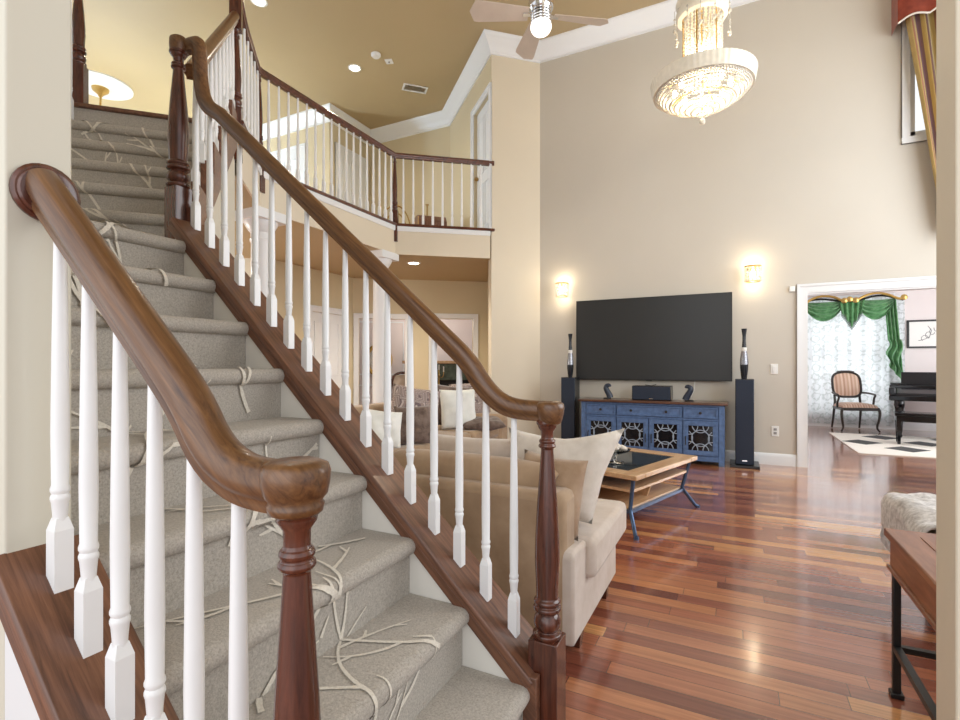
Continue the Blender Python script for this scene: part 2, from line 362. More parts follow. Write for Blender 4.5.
def dup(root, loc, rz, label):
    r = root.copy(); COL.objects.link(r); r.location = loc; r.rotation_euler = (0, 0, rz); r['label'] = label
    MTX[r.name] = Matrix.Translation(Vector(loc)) @ Matrix.Rotation(rz, 4, 'Z')
    for ch in list(root.children):
        c = ch.copy(); COL.objects.link(c); c.parent = r
        for g in list(ch.children):
            d = g.copy(); COL.objects.link(d); d.parent = c
    return r
def V2(p): return Vector((p[0], p[1], 0))
def wall_mb(mb, p0, p1, z0, z1, th, ops=(), side=1, mi=0):
    """wall from p0 to p1 (plan); thickness th to the left (side 1) or right (-1); ops = (s0, s1, za, zb)"""
    p0 = V2(p0); p1 = V2(p1); D = (p1 - p0); Ln = D.length; D.normalize(); N = Vector((-D.y, D.x, 0)) * side
    ss = sorted({0.0, Ln} | {o[0] for o in ops} | {o[1] for o in ops}); ss = [x for x in ss if -1e-6 <= x <= Ln + 1e-6]
    for a, b in zip(ss[:-1], ss[1:]):
        zs = [(z0, z1)]; mid = (a + b) / 2
        for o in ops:
            if o[0] < mid < o[1]:
                nz = []
                for u, v in zs:
                    if o[2] > u: nz.append((u, min(v, o[2])))
                    if o[3] < v: nz.append((max(u, o[3]), v))
                zs = nz
        for u, v in zs:
            q = [p0 + D * a, p0 + D * b, p0 + D * b + N * th, p0 + D * a + N * th]
            mb.hexa([x + Vector((0, 0, u)) for x in q], [x + Vector((0, 0, v)) for x in q], mi)
def wall(name, p0, p1, z0, z1, th, m='wall', ops=(), side=1, label=None):
    mb = MB(); wall_mb(mb, p0, p1, z0, z1, th, ops, side); o = mb.build(name, m); return struct(o, label, 'wall')
def casing(mb, p0, p1, s0, s1, zt, wd=0.09, out=0.025, z0=0.0, front=-1, bottom=False, mi=0):
    """flat moulded casing around an opening, standing out to the front of the wall plane"""
    p0 = V2(p0); p1 = V2(p1); D = (p1 - p0).normalized(); N = Vector((-D.y, D.x, 0)) * front
    def bx(a, b, u, v, e):
        q = [p0 + D * a - N * 0.002, p0 + D * b - N * 0.002, p0 + D * b + N * e, p0 + D * a + N * e]
        mb.hexa([x + Vector((0, 0, u)) for x in q], [x + Vector((0, 0, v)) for x in q], mi)
    for (o, e) in ((wd, out * 0.6), (wd * 0.28, out)):
        bx(s0 - wd, s0 - wd + o, z0, zt + wd, e); bx(s1 + wd - o, s1 + wd, z0, zt + wd, e); bx(s0 - wd + o, s1 + wd - o, zt + wd - o, zt + wd, e)
        if bottom: bx(s0 - wd, s1 + wd, z0 - wd, z0 - wd + o, e)
def panel_door(mb, p0, p1, s0, s1, z0, z1, front=-1, inset=0.03):
    p0 = V2(p0); p1 = V2(p1); D = (p1 - p0).normalized(); N = Vector((-D.y, D.x, 0)) * front
    def bx(a, b, u, v, d0, d1):
        q = [p0 + D * a + N * d0, p0 + D * b + N * d0, p0 + D * b + N * d1, p0 + D * a + N * d1]
        mb.hexa([x + Vector((0, 0, u)) for x in q], [x + Vector((0, 0, v)) for x in q])
    bx(s0, s1, z0, z1, -inset - 0.03, -inset); W = s1 - s0; Hh = z1 - z0
    for a, b in ((0.12, 0.46), (0.54, 0.88)):
        for u, v in ((0.08, 0.42), (0.5, 0.93)):
            A, B, U, Vv = s0 + W * a, s0 + W * b, z0 + Hh * u, z0 + Hh * v
            t = 0.018
            bx(A, B, U, U + t, -inset, -inset + 0.012); bx(A, B, Vv - t, Vv, -inset, -inset + 0.012)
            bx(A, A + t, U + t, Vv - t, -inset, -inset + 0.012); bx(B - t, B, U + t, Vv - t, -inset, -inset + 0.012)
# ------------------------------------------------------------------ setting
ZC = 5.68; ZF = 3.04; ZS = 2.64
mb = MB(); mb.box((-12.5, -3.0, -0.1), (5.5, 13.0, 0.0)); struct(mb.build('floor', 'floor'), 'glossy red-brown wood plank floor', 'floor')
mb = MB(); mb.box((-12.5, -1.6, ZC), (3.2, 8.5, ZC + 0.1)); struct(mb.build('ceiling', 'ceil'), 'gold painted high ceiling', 'ceiling')
WY = 6.735
wall('wall_back', (-2.45, WY), (3.0, WY), 0, ZC, 0.12, 'wall', [(0.753 + 2.45, 2.45 + 2.45, 0, 1.978), (1.66 + 2.45, 2.62 + 2.45, 3.56, 5.0)], 1, 'beige two-storey wall behind the television')
wall('wall_corner', (-2.98, 6.24), (-2.45, WY), 0, ZC, 0.14, 'cream2', (), 1, 'short angled wall left of the television wall')
wall('wall_right', (3.0, WY + 0.12), (3.0, 1.43), 0, ZC, 0.12, 'wall', [(1.0, 2.4, 0.6, 4.6), (3.0, 4.4, 0.6, 4.6)], 1, 'beige side wall with tall windows')
mb = MB()
wall_mb(mb, (0.430, 1.43), (3.0, 1.43), 0, ZC, 0.12)
struct(mb.build('wall_front', 'cream2', bevel=0.004), 'cream near wall at the right edge', 'wall')
# upper hall walls
A0, A1, A2, A3, A4 = (-12.2, 6.67), (-6.35, 6.67), (-6.35, 7.76), (-4.53, 7.76), (-2.98, 6.24)
wall('wall_hall_left', A0, (-6.362, 6.67), ZF, ZC, 0.12, 'hallwall', (), 1, 'upper hall wall at far left')
wall('wall_hall_rear', (-6.35, 6.672), A2, ZF, ZC, 0.12, 'hallwall', (), 1, 'upper hall wall with the white panelled door')
wall('wall_hall_far', A2, A3, ZF, ZC, 0.12, 'hallwall', (), 1, 'far upper hall wall behind the balcony')
L45 = (V2(A4) - V2(A3)).length
wall('wall_hall_angle', A3, A4, ZF, ZC, 0.12, 'hallwall', [(L45 - 0.78, L45 - 0.08, ZF, 4.98)], 1, 'angled upper hall wall with a white door')
# crown moulding along the whole run of walls
cp = [(0, -0.225), (0.018, -0.225), (0.022, -0.20), (0.035, -0.19), (0.045, -0.165), (0.085, -0.11), (0.12, -0.075), (0.135, -0.05), (0.15, -0.04), (0.16, -0.018), (0.16, 0.0), (0, 0)]
mb = MB(); mb.sweep([(x, y, ZC) for x, y in (A0, A1, A2, A3, A4, (-2.45, WY), (3.0, WY), (3.0, 1.56))], cp)
struct(mb.build('trim_1', 'white'), 'white crown moulding around the ceiling', 'moulding')
# upper floor slab, fascia
T = Vector((-3.45, 2.63, 0)); N_ = Vector((-4.02, 3.29, 0)); C_ = Vector((-4.02, 5.43, 0)); E_ = Vector((-2.965, 6.255, 0))
slab = [(-3.45, 2.63), (-4.02, 3.29), (-4.02, 5.43), (-3.0, 6.228), (-3.02, 6.33), (-3.75, 8.3), (-12.2, 8.3), (-12.2, 1.5), (-4.6, 1.5)]
def xyz(a, b, d): return Vector((a, b, d))
mb = MB(); mb.prism(slab, xyz, ZS, ZF); struct(mb.build('ceiling_lower', ['ceil']), 'gold underside of the upper hall floor', 'ceiling')
fpath = [(-3.40, 2.58), (-4.02, 3.29), (-4.02, 5.43), (-2.955, 6.27)]
mb = MB(); mb.sweep([(x, y, 0) for x, y in fpath[:3] + [(-3.0, 6.235)]], [(0.0, ZS - 0.004), (0.016, ZS - 0.004), (0.016, 3.0), (0.0, 3.0)])
struct(mb.build('wall_fascia', 'cream2'), 'cream fascia band under the balcony', 'wall')
mb = MB(); mb.sweep([(x, y, 0) for x, y in fpath[:3] + [(-3.0, 6.235)]], [(0.012, 2.945), (0.028, 2.945), (0.034, 2.96), (0.034, 3.008), (0.012, 3.008)])
struct(mb.build('trim_2', 'white'), 'white strip under the balcony edge', 'moulding')
mb = MB(); mb.sweep([(x, y, 0) for x, y in fpath], [(-0.10, 3.01), (0.048, 3.01), (0.055, 3.025), (0.048, 3.042), (-0.10, 3.042)])
struct(mb.build('trim_3', 'redrail'), 'dark wood nosing along the balcony edge', 'moulding')
# lower hall
P0, P1 = (-5.75, 6.6), (-3.88, 7.97)
wall('wall_lower_door', (-5.75, 4.9), P0, 0, ZS, 0.12, 'hallwall', [(0.76, 1.46, 0, 1.99)], 1, 'lower hall wall with the white door')
wall('wall_lower_back', P0, P1, 0, ZS, 0.12, 'hallwall', [(0.09, 0.87, 0, 1.96), (1.36, 2.06, 0, 1.98)], 1, 'lower hall wall with two cased doorways')
wall('wall_lower_side', P1, (-3.0, 6.27), 0, ZS, 0.12, 'hallwall', (), 1, 'short side wall of the lower hall')
wall('wall_lower_left', (-7.4, 3.6), (-5.75, 4.9), 0, ZS, 0.12, 'cream', (), 1, 'cream angled wall at the left of the lower hall')
mb = MB(); casing(mb, P0, P1, 0.09, 0.87, 1.96, 0.085); casing(mb, P0, P1, 1.36, 2.06, 1.98, 0.085)
struct(mb.build('trim_4', 'white'), 'white casings of the two lower doorways', 'moulding')
def door(name, label, p0, p1, s0, s1, z0, z1, inset, knob_s, kmat='brass'):
    mb = MB(); panel_door(mb, p0, p1, s0, s1, z0, z1, -1, inset); o = struct(mb.build(name, 'white'), label, 'door')
    mb = MB(); casing(mb, p0, p1, s0, s1, z1, 0.09, 0.03, z0); mb.build('door_casing', 'white', o, True)
    D = (V2(p1) - V2(p0)).normalized(); n = Vector((D.y, -D.x, 0)); k = V2(p0) + D * knob_s + Vector((0, 0, z0 + 0.95)) - n * (inset - 0.03)
    mb = MB(); mb.ball(k, 0.032, 10, 8); mb.bar(k - n * 0.045, k, 0.02, 0.02); mb.build('door_knob', kmat, o, True)
door('door_1', 'white panelled door in the lower hall', (-5.75, 4.9), P0, 0.76, 1.46, 0, 1.99, 0.03, 0.83)
door('door_2', 'white panelled door on the rear upper hall wall', (-6.35, 6.67), A2, 0.22, 0.92, ZF, 5.06, -0.014, 0.85)
door('door_3', 'white door at the right end of the upper balcony', A3, A4, L45 - 0.78, L45 - 0.08, ZF, 4.98, 0.05, L45 - 0.72)
door('door_4', 'white panelled door on the left upper hall wall', A0, A1, 4.4, 5.2, ZF, 5.1, -0.014, 4.5)
# dining room behind the lower doorways
DN = Vector((0.591, -0.806, 0)); DD = Vector((0.806, 0.591, 0))
q0 = V2(P0) - DN * 2.6 - DD * 1.6; q1 = V2(P1) - DN * 2.6 + DD * 1.5
wall('wall_dining', (q0.x, q0.y), (q1.x, q1.y), 0, ZS, 0.1, 'pinkwall', (), 1, 'pale wall of the room behind the lower doorways')
mb = MB(); mb.prism([(P0[0] - 3, P0[1]), (P0[0], P0[1]), (P1[0], P1[1]), (P1[0] + 1, P1[1] + 0.8), (q1.x, q1.y), (q0.x, q0.y)], xyz, ZS, ZS + 0.1)
struct(mb.build('ceiling_dining', 'pinkwall'), 'ceiling of the room behind the lower doorways', 'ceiling')
mb = MB()
for s0_, s1_ in ((0.35, 1.05), (1.2, 1.9), (2.05, 2.5)):
    for za, zb in ((0.95, 2.15), (0.2, 0.75)): casing(mb, (q0.x, q0.y), (q1.x, q1.y), s0_ + 0.04, s1_ - 0.04, zb - 0.04, 0.03, 0.02, za + 0.03, -1, True)
struct(mb.build('trim_5', 'white'), 'white picture-frame mouldings on the far room wall', 'moulding')
# columns under the balcony
def column(name, x, y, label):
    mb = MB(); r = 0.10
    mb.box((x - 0.15, y - 0.15, 0), (x + 0.15, y + 0.15, 0.08))
    mb.lathe([(0.14, 0.08), (0.145, 0.10), (0.135, 0.13), (0.11, 0.145), (r, 0.17), (r, 1.0), (r * 0.92, 2.34), (0.10, 2.36), (0.105, 2.375), (0.095, 2.39), (0.095, 2.44), (0.115, 2.46), (0.15, 2.52), (0.155, 2.55)], (x, y, 0), 24)
    mb.box((x - 0.175, y - 0.175, 2.55), (x + 0.175, y + 0.175, ZS))
    o = mb.build(name, 'white', loc=(x, y, 0)); struct(o, label, 'column')
column('column', -4.11, 3.39, 'white round column under the near corner of the balcony')
column('column.001', -4.16, 5.30, 'white round column under the far corner of the balcony, behind the stair rail')
# piano room shell
wall('wall_piano_back', (-0.2, 11.5), (5.0, 11.5), 0, 2.9, 0.12, 'pinkwall', [(1.35, 2.75, 0.25, 2.4)], 1, 'pale pink rear wall of the piano room')
wall('wall_piano_right', (5.0, 11.5), (5.0, 6.855), 0, 2.9, 0.12, 'pinkwall', [(1.2, 3.8, 0.5, 2.5)], 1, 'pale pink side wall of the piano room')
wall('wall_piano_left', (-0.2, 6.855), (-0.2, 11.5), 0, 2.9, 0.12, 'pinkwall', (), 1, 'pale pink left wall of the piano room')
mb = MB(); mb.box((-0.3, WY + 0.12, 2.9), (5.1, 11.6, 3.0)); struct(mb.build('ceiling_piano', 'white'), 'white ceiling of the piano room', 'ceiling')
mb = MB(); casing(mb, (-2.45, WY), (3.0, WY), 0.753 + 2.45, 4.9, 1.978, 0.102, 0.03)
mb.box((0.735, WY - 0.001, 0), (0.755, WY + 0.121, 1.978)); mb.box((0.735, WY - 0.001, 1.96), (2.47, WY + 0.121, 1.98))
struct(mb.build('trim_6', 'white'), 'white casing around the piano room opening', 'moulding')
mb = MB()
for z in (0.25, 1.05, 1.75): mb.box((0.754, WY + 0.012, z), (0.758, WY + 0.034, z + 0.09))
struct(mb.build('trim_7', 'chrome'), 'hinge plates on the piano room jamb', 'hinge')
bbp = [(0, 0), (0.018, 0), (0.018, 0.10), (0.012, 0.125), (0, 0.135)]
mb = MB(); mb.sweep([(-3.0, 6.24, 0), (-2.45, WY, 0), (0.65, WY, 0)], bbp); struct(mb.build('baseboard_back', 'white'), 'white baseboard under the television wall', 'baseboard')
mb = MB(); mb.sweep([(-0.2, 11.5, 0), (5.0, 11.5, 0)], bbp); struct(mb.build('baseboard_piano', 'white'), 'white baseboard of the piano room', 'baseboard')
# windows
def window(name, x0, x1, y, z0, z1, label, midz=None):
    mb = MB(); casing(mb, (-2.45, y), (9, y), x0 + 2.45, x1 + 2.45, z1, 0.07, 0.035, z0, -1, True)
    for a in ((x0, x0 + 0.05, z0, z1), (x1 - 0.05, x1, z0, z1), (x0, x1, z0, z0 + 0.06), (x0, x1, z1 - 0.05, z1)): mb.box((a[0], y + 0.03, a[2]), (a[1], y + 0.08, a[3]))
    if midz: mb.box((x0, y + 0.04, midz - 0.02), (x1, y + 0.07, midz + 0.02))
    o = struct(mb.build(name, 'white'), label, 'window')
    mb = MB(); mb.box((x0 + 0.04, y + 0.052, z0 + 0.05), (x1 - 0.04, y + 0.058, z1 - 0.04)); mb.build('pane', 'glass', o, True)
    return o
window('window_1', 1.66, 2.62, WY, 3.56, 5.0, 'white framed window high on the television wall', 4.25)
window('window_2', 1.15, 2.55, 11.5, 0.25, 2.4, 'piano room window behind the lace curtain', 1.4)
# ------------------------------------------------------------------ staircase
RI = 0.19; RUN = 0.2045; XS = -0.54; SY0, SY1 = 0.522, 1.405
zc = lambda x: 0.36 + 0.93 * (-0.7 - x)
stair = thing('staircase', 'carpeted staircase with grey vine-patterned steps rising to the upper hall', 'staircase', (XS, 0.97, 0))
def step_poly(sk, zk, depth, zb):
    pts = [(sk + 0.03, zb), (sk + 0.03, zk - 0.056)]
    for i in range(9):
        a = -pi / 2 - pi * i / 8; pts.append((sk + 0.028 + 0.028 * cos(a), zk - 0.028 + 0.028 * sin(a)))
    pts += [(sk + 0.03 + depth, zk), (sk + 0.03 + depth, zb)]
    return pts
class Flight:
    def __init__(s, n, k0, run, fn, width):
        s.fn = fn; s.width = width; s.mbs = []; s.prof = []; s.seg = []
        for i in range(n):
            zk = RI * (k0 + i); sk = run * i; p = step_poly(sk, zk, run + 0.004, zk - RI - (0.0 if k0 + i == 1 else 0.02))
            b = MB(); b.prism(p, lambda a, c, d: fn(a, c, d), 0, width); s.mbs.append(b)
            q = p[:-1]; q[0] = (q[0][0], zk - RI); s.prof += [(x, i) for x in q]
        s.L = [0]
        for (a, _), (b, _) in zip(s.prof[:-1], s.prof[1:]): s.L.append(s.L[-1] + sqrt((a[0] - b[0]) ** 2 + (a[1] - b[1]) ** 2))
    def at(s, v):
        j = 0
        lo, hi = 0, len(s.L) - 1
        while hi - lo > 1:
            m = (lo + hi) // 2
            if s.L[m] <= v: lo = m
            else: hi = m
        (a, k), (b, _) = s.prof[lo], s.prof[lo + 1]; d = max(1e-6, s.L[lo + 1] - s.L[lo]); t = (v - s.L[lo]) / d
        tx, tz = (b[0] - a[0]) / d, (b[1] - a[1]) / d
        return (a[0] + (b[0] - a[0]) * t, a[1] + (b[1] - a[1]) * t, -tz, tx, k)
    def strip(s, pts, wd):
        prev = None
        n = len(pts); s.off = getattr(s, 'off', 0.0018) + 0.00007
        for i in range(n):
            p = pts[i]; q = pts[min(i + 1, n - 1)]; o = pts[max(i - 1, 0)]
            dx, dy = q[0] - o[0], q[1] - o[1]; l = sqrt(dx * dx + dy * dy) or 1; tw = wd * (1 - 0.7 * (i / n) ** 1.5) * (0.85 + 0.3 * random.random())
            e = []
            for sg in (-1, 1):
                a = p[0] - dy / l * tw * sg; v = p[1] + dx / l * tw * sg
                if not (0.012 < a < s.width - 0.005 and 0.01 < v < s.L[-1] - 0.01): e = None; break
                x, z, nx, nz, k = s.at(v); e.append((Vector(s.fn(x + nx * s.off, z + nz * s.off, a)), k))
            if e and prev and e[0][1] == prev[0][1]:
                s.mbs[e[0][1]].add([prev[0][0], prev[1][0], e[1][0], e[0][0]], [(0, 1, 2, 3)], 1)
            prev = e
    def vines(s, stems, rnd):
        def grow(a, v, ang, length, curv, wd, depth):
            pts = []; st = 0.009; n = int(length / st); c = curv
            side = rnd.choice((-1, 1)); nxt = rnd.randint(9, 15)
            for i in range(n):
                pts.append((a, v)); a += st * cos(ang); v += st * sin(ang); ang += c * st
                if depth == 0 and rnd.random() < 0.045: c = rnd.uniform(-4.5, 4.5)
                if depth == 0:
                    if ang > pi * 0.85: c = -2.5
                    if ang < pi * 0.15: c = 2.5
                nxt -= 1
                if nxt <= 0 and depth < (2 if rnd.random() < 0.5 else 1):
                    side = -side; nxt = rnd.randint(15, 26) if depth == 0 else rnd.randint(11, 18)
                    grow(a, v, ang + side * rnd.uniform(0.5, 0.95), rnd.uniform(0.09, 0.26) if depth == 0 else rnd.uniform(0.04, 0.08), side * rnd.uniform(-5.0, 1.5), wd * 0.88, depth + 1)
            s.strip(pts, wd)
        for a, v, ang, ln in stems: grow(a, v, ang, ln, rnd.choice((-1, 1)) * rnd.uniform(1.5, 3.5), 0.0068, 0)
f1 = Flight(9, 1, RUN, lambda sx, z, d: (XS - sx, SY1 - d, z), SY1 - SY0)
rnd = random.Random(11)
f1.vines([(0.08 + 0.72 * ((i * 0.618 + 0.3) % 1.0), 0.02 + 0.2 * i, R(90 + (70 * (((i * 0.618 + 0.3) % 1.0) - 0.5)) + rnd.uniform(-40, 40)), rnd.uniform(0.4, 0.8)) for i in range(19)], rnd)
S2 = sqrt(0.5)
uw = lambda u, wv: ((wv - u) * S2, (wv + u) * S2)
f2 = Flight(5, 10, 0.212, lambda sx, z, d: uw(2.82 + sx, -0.62 - d) + (z,), 1.13)
f2.vines([(0.08 + 0.75 * ((i * 0.618 + 0.1) % 1.0), 0.02 + 0.17 * i, R(90 + (70 * (((i * 0.618 + 0.1) % 1.0) - 0.5)) + rnd.uniform(-40, 40)), rnd.uniform(0.4, 0.75)) for i in range(13)], rnd)
for b in f1.mbs + f2.mbs: b.build('carpeted_step', ['carpet', 'vine'], stair, True)
mb = MB(); mb.prism([(-2.375, SY0), (-2.375, 1.40), uw(2.72, -0.70), uw(2.86, -0.70), uw(2.86, -1.75), (-3.25, SY0)], xyz, 1.58, 1.709); mb.build('landing', 'carpet', stair, True)
mb = MB(); mb.prism([uw(3.94, -0.6), uw(4.32, -0.6), uw(4.32, -1.75), uw(3.94, -1.75)], xyz, 2.62, 2.845)
mb.prism([uw(3.955, -0.6), uw(4.32, -0.6), uw(4.32, -1.75), uw(3.955, -1.75)], xyz, 2.6, 2.846); mb.build('upper_riser', 'carpet', stair, True)
mb = MB(); q = [uw(3.915, -0.62), uw(4.32, -0.62), uw(4.32, -1.75), uw(3.915, -1.75)]; mb.prism(q, xyz, 2.846, 2.872); mb.build('landing_nosing', 'darkwood', stair, True, 0.006)
# knee walls under the two stringers
mb = MB(); mb.prism([(-0.56, 0), (-2.30, 0), (-2.30, zc(-2.30) - 0.032), (-0.56, zc(-0.56) - 0.032)], lambda a, b, d: (a, d, b), 1.407, 1.555); struct(mb.build('wall_stair_right', 'skirt'), 'cream knee wall beside the stairs under the far rail', 'wall')
mb = MB(); mb.prism([(-0.55, 0), (-1.17, 0), (-1.17, zc(-1.17) - 0.03), (-0.55, zc(-0.55) - 0.03)], lambda a, b, d: (a, d, b), 0.417, 0.52)
struct(mb.build('wall_stair_left', 'white'), 'white knee wall under the near rail', 'wall')
mb = MB(); mb.box((-4.3, 0.417, 0), (-1.17, 0.52, ZC)); struct(mb.build('wall_left', 'cream', bevel=0.004), 'cream wall end that carries the near handrail', 'wall')
def cap(y0, y1, x0, x1, inner, dz=0.006):
    zc = lambda x: 0.36 + dz + 0.93 * (-0.7 - x)
    mb = MB(); pr = [(y0, -0.03), (y1, -0.03), (y1 + 0.004, -0.022), (y1 + 0.004, -0.008), (y1, 0), (y0, 0), (y0 - 0.004, -0.008), (y0 - 0.004, -0.022)]
    mb.sweep([(x0, 0, zc(x0)), (x1, 0, zc(x1))], pr, 0, (0, 1, 0))
    a, b = (y0 + 0.002, y0 + 0.016) if inner < 0 else (y1 - 0.016, y1 - 0.002)
    mb.sweep([(x0, 0, zc(x0)), (x1, 0, zc(x1))], [(a, -0.062), (b, -0.062), (b, -0.03), (a, -0.03)], 0, (0, 1, 0))
    mb.build('stringer_cap', 'darkwood', stair, True, 0.002)
cap(1.395, 1.575, -0.53, -2.272, -1)
cap(0.40, 0.545, -0.53, -1.172, -1, 0.014)
mb = MB(); mb.box((-0.565, 1.398, 0), (-0.52, 1.43, zc(-0.55))); mb.build('stringer_end', 'darkwood', stair, True, 0.003)
# stepped outer stringer of the upper flight with the wall under it
mb = MB(); saw = []
for k in range(6):
    z = RI * (10 + k) + 0.16; u0 = 2.78 + 0.215 * k
    saw += [(u0, z), (u0 + 0.215, z)]
saw += [(4.12, 2.83), (4.12, 2.80), (2.80, 1.74)]
mb.prism(saw, lambda a, b, d: uw(a, d) + (b,), -0.585, -0.555); mb.build('stepped_stringer', 'darkwood', stair, True, 0.003)
mb = MB(); mb.prism([(2.72, 0), (4.22, 0), (4.22, 2.83), (2.78, 1.74)], lambda a, b, d: uw(a, d) + (b,), -0.68, -0.59); struct(mb.build('wall_stair_upper', 'cream'), 'cream wall under the upper flight', 'wall')

# ------------------------------------------------------------------ railings
RP = [(-0.021, -0.036), (0.021, -0.036), (0.0225, -0.028), (0.022, -0.022), (0.025, -0.017), (0.029, -0.012)] + [(0.0325 * cos(R(a)), 0.002 + 0.034 * sin(R(a))) for a in range(-12, 193, 12)] + [(-0.029, -0.012), (-0.025, -0.017), (-0.022, -0.022), (-0.0225, -0.028)]
def smooth(path, it=2):
    P = [Vector(p) for p in path]
    for _ in range(it):
        Q = [P[0]]
        for a, b in zip(P[:-1], P[1:]): Q += [a * 0.75 + b * 0.25, a * 0.25 + b * 0.75]
        Q.append(P[-1]); P = Q
    return P
def baluster(parent, x, y, zb, zt, s=1.0, rz=0.0, hb=0.115):
    mb = MB(); h = 0.0175 * s; c, sn = cos(rz), sin(rz)
    rot = lambda a, b, z: (x + a * c - b * sn, y + a * sn + b * c, z)
    sq = [(-h, -h), (h, -h), (h, h), (-h, h)]; g = h * 0.62
    lo = [rot(a, b, zb) for a, b in sq]; hi = [rot(a, b, zb + hb) for a, b in sq]; tp = [rot(a / h * g, b / h * g, zb + hb + 0.022) for a, b in sq]
    mb.hexa(lo, hi); mb.hexa(hi, tp)
    b0 = zb + hb
    mb.lathe([(0.0125 * s, b0 + 0.015), (0.0135 * s, b0 + 0.03), (0.0155 * s, b0 + 0.05), (0.0175 * s, b0 + 0.056), (0.0175 * s, b0 + 0.061), (0.015 * s, b0 + 0.066), (0.0175 * s, b0 + 0.071), (0.0175 * s, b0 + 0.076), (0.0152 * s, b0 + 0.082),
              (0.0165 * s, b0 + 0.18), (0.0145 * s, b0 + (zt - b0) * 0.6), (0.0105 * s, zt)], (x, y, 0), 12)
    return mb.build('baluster', 'baluster', parent, True, 0, None, 30)
def newel_mb(x, y, z0, zp, zt, s=1.0, hs=0.046, rz=0.0, top=True):
    """turned newel: square plinth z0..zp, ball, vase shaft, neck rings, flared cap up to zt"""
    mb = MB(); c, sn = cos(rz), sin(rz); h = hs
    sq = [(x + a * c - b * sn, y + a * sn + b * c) for a, b in ((-h, -h), (h, -h), (h, h), (-h, h))]
    mb.hexa([p + (z0,) for p in sq], [p + (zp,) for p in sq])
    H = zt - zp
    pr = [(0.040 * s, zp - 0.002), (0.045 * s, zp + 0.006), (0.045 * s, zp + 0.014), (0.030 * s, zp + 0.02), (0.041 * s, zp + 0.036), (0.0425 * s, zp + 0.05), (0.038 * s, zp + 0.066), (0.029 * s, zp + 0.076),
          (0.043 * s, zp + 0.084), (0.044 * s, zp + 0.094), (0.036 * s, zp + 0.10), (0.042 * s, zp + 0.108), (0.042 * s, zp + 0.114), (0.034 * s, zp + 0.122), (0.035 * s, zp + 0.16),
          (0.0385 * s, zp + H * 0.36), (0.037 * s, zp + H * 0.46), (0.031 * s, zp + H * 0.62), (0.024 * s, zp + H * 0.76), (0.0195 * s, zp + H * 0.855), (0.0195 * s, zp + H * 0.865),
          (0.027 * s, zp + H * 0.872), (0.027 * s, zp + H * 0.882), (0.0215 * s, zp + H * 0.888), (0.026 * s, zp + H * 0.896), (0.0255 * s, zp + H * 0.904), (0.019 * s, zp + H * 0.912), (0.0195 * s, zp + H * 0.945),
          (0.028 * s, zp + H * 0.962), (0.029 * s, zp + H * 0.972)]
    if top: pr += [(0.034 * s, zp + H * 0.978), (0.034 * s, zp + H * 0.99), (0.030 * s, zt)]
    mb.lathe(pr, (x, y, 0), 20)
    return mb
def railing(label, base, name='stair_railing'): return thing(name, label, 'railing', base)

# far rail of the lower flight
rr = railing('white baluster stair railing between the carpeted stairs and the sofa', (-0.515, 1.48, 0))
rl = lambda x: 1.268 - 0.88 * (x + 0.904)
path = smooth([(-2.305, 1.47, 2.648), (-2.25, 1.478, 2.652), (-2.205, 1.48, 2.645), (-2.198, 1.48, 2.56), (-2.195, 1.48, 2.47), (-2.16, 1.48, rl(-2.13)), (-2.05, 1.48, rl(-2.05))], 2) + \
    [Vector((x, 1.48, rl(x))) for x in (-1.8, -1.5, -1.2, -0.95)] + smooth([(-0.88, 1.48, rl(-0.88)), (-0.79, 1.48, rl(-0.79)), (-0.735, 1.48, 1.085), (-0.68, 1.48, 1.035), (-0.62, 1.48, 1.012), (-0.50, 1.48, 1.010)], 2)
mb = MB(); mb.sweep(path, [(a * 0.88, b * 0.88) for a, b in RP], 0, (0, -1, 0)); mb.lathe([(0.022, 0.968), (0.033, 0.974), (0.037, 0.985), (0.041, 1.0), (0.044, 1.02), (0.042, 1.033), (0.034, 1.039)], (-0.505, 1.48, 0), 24)
mb.lathe([(0.03, 2.60), (0.038, 2.612), (0.041, 2.645), (0.039, 2.675), (0.028, 2.684)], (-2.31, 1.45, 0), 20)
mb.build('handrail', 'rail', rr, True, 0, None, 75)
mb = newel_mb(-0.515, 1.48, 0, 0.312, 0.985); o = mb.build('newel_post', 'newel', rr, True, 0.003)
mb = newel_mb(-2.31, 1.447, 1.66, 1.98, 2.62, 1.15, 0.041); o = mb.build('newel_post', 'newel', rr, True, 0.003)
for i in range(17):
    x = -0.627 - 0.1003 * i
    zt = rl(x) - 0.02 if x < -0.7 else 1.0
    baluster(rr, x, 1.48, zc(x) - 0.004, zt, 0.86)
# near rail
rn = railing('near handrail with white balusters running down from the left wall to a dark newel', (-0.508, 0.47, 0))
rl2 = lambda x: 1.262 - 0.88 * (x + 0.904)
path = [Vector((-1.168, 0.47, rl2(-1.168)))] + [Vector((x, 0.47, rl2(x))) for x in (-1.05, -0.95, -0.85)] + smooth([(-0.78, 0.47, rl2(-0.78)), (-0.72, 0.47, rl2(-0.72) - 0.003), (-0.67, 0.47, 1.028), (-0.615, 0.47, 1.0), (-0.57, 0.47, 0.993), (-0.505, 0.47, 0.993)], 2)
mb = MB(); mb.sweep(path, [(a * 0.92, b * 0.92) for a, b in RP], 0, (0, -1, 0))
mb.lathe([(0.024, 0.957), (0.034, 0.962), (0.036, 0.972), (0.033, 0.976), (0.04, 0.985), (0.043, 1.0), (0.044, 1.014), (0.041, 1.023), (0.03, 1.028)], (-0.505, 0.47, 0), 28)
mb.build('handrail', 'rail', rn, True, 0, None, 75)
mb = MB(); mb.lathe([(0.055, -1.171), (0.055, -1.164), (0.050, -1.160), (0.047, -1.160), (0.044, -1.155), (0.03, -1.153)], (0, 0.477, 1.478), 28, 0, 'X'); mb.build('wall_rosette', 'newel', rn, True)
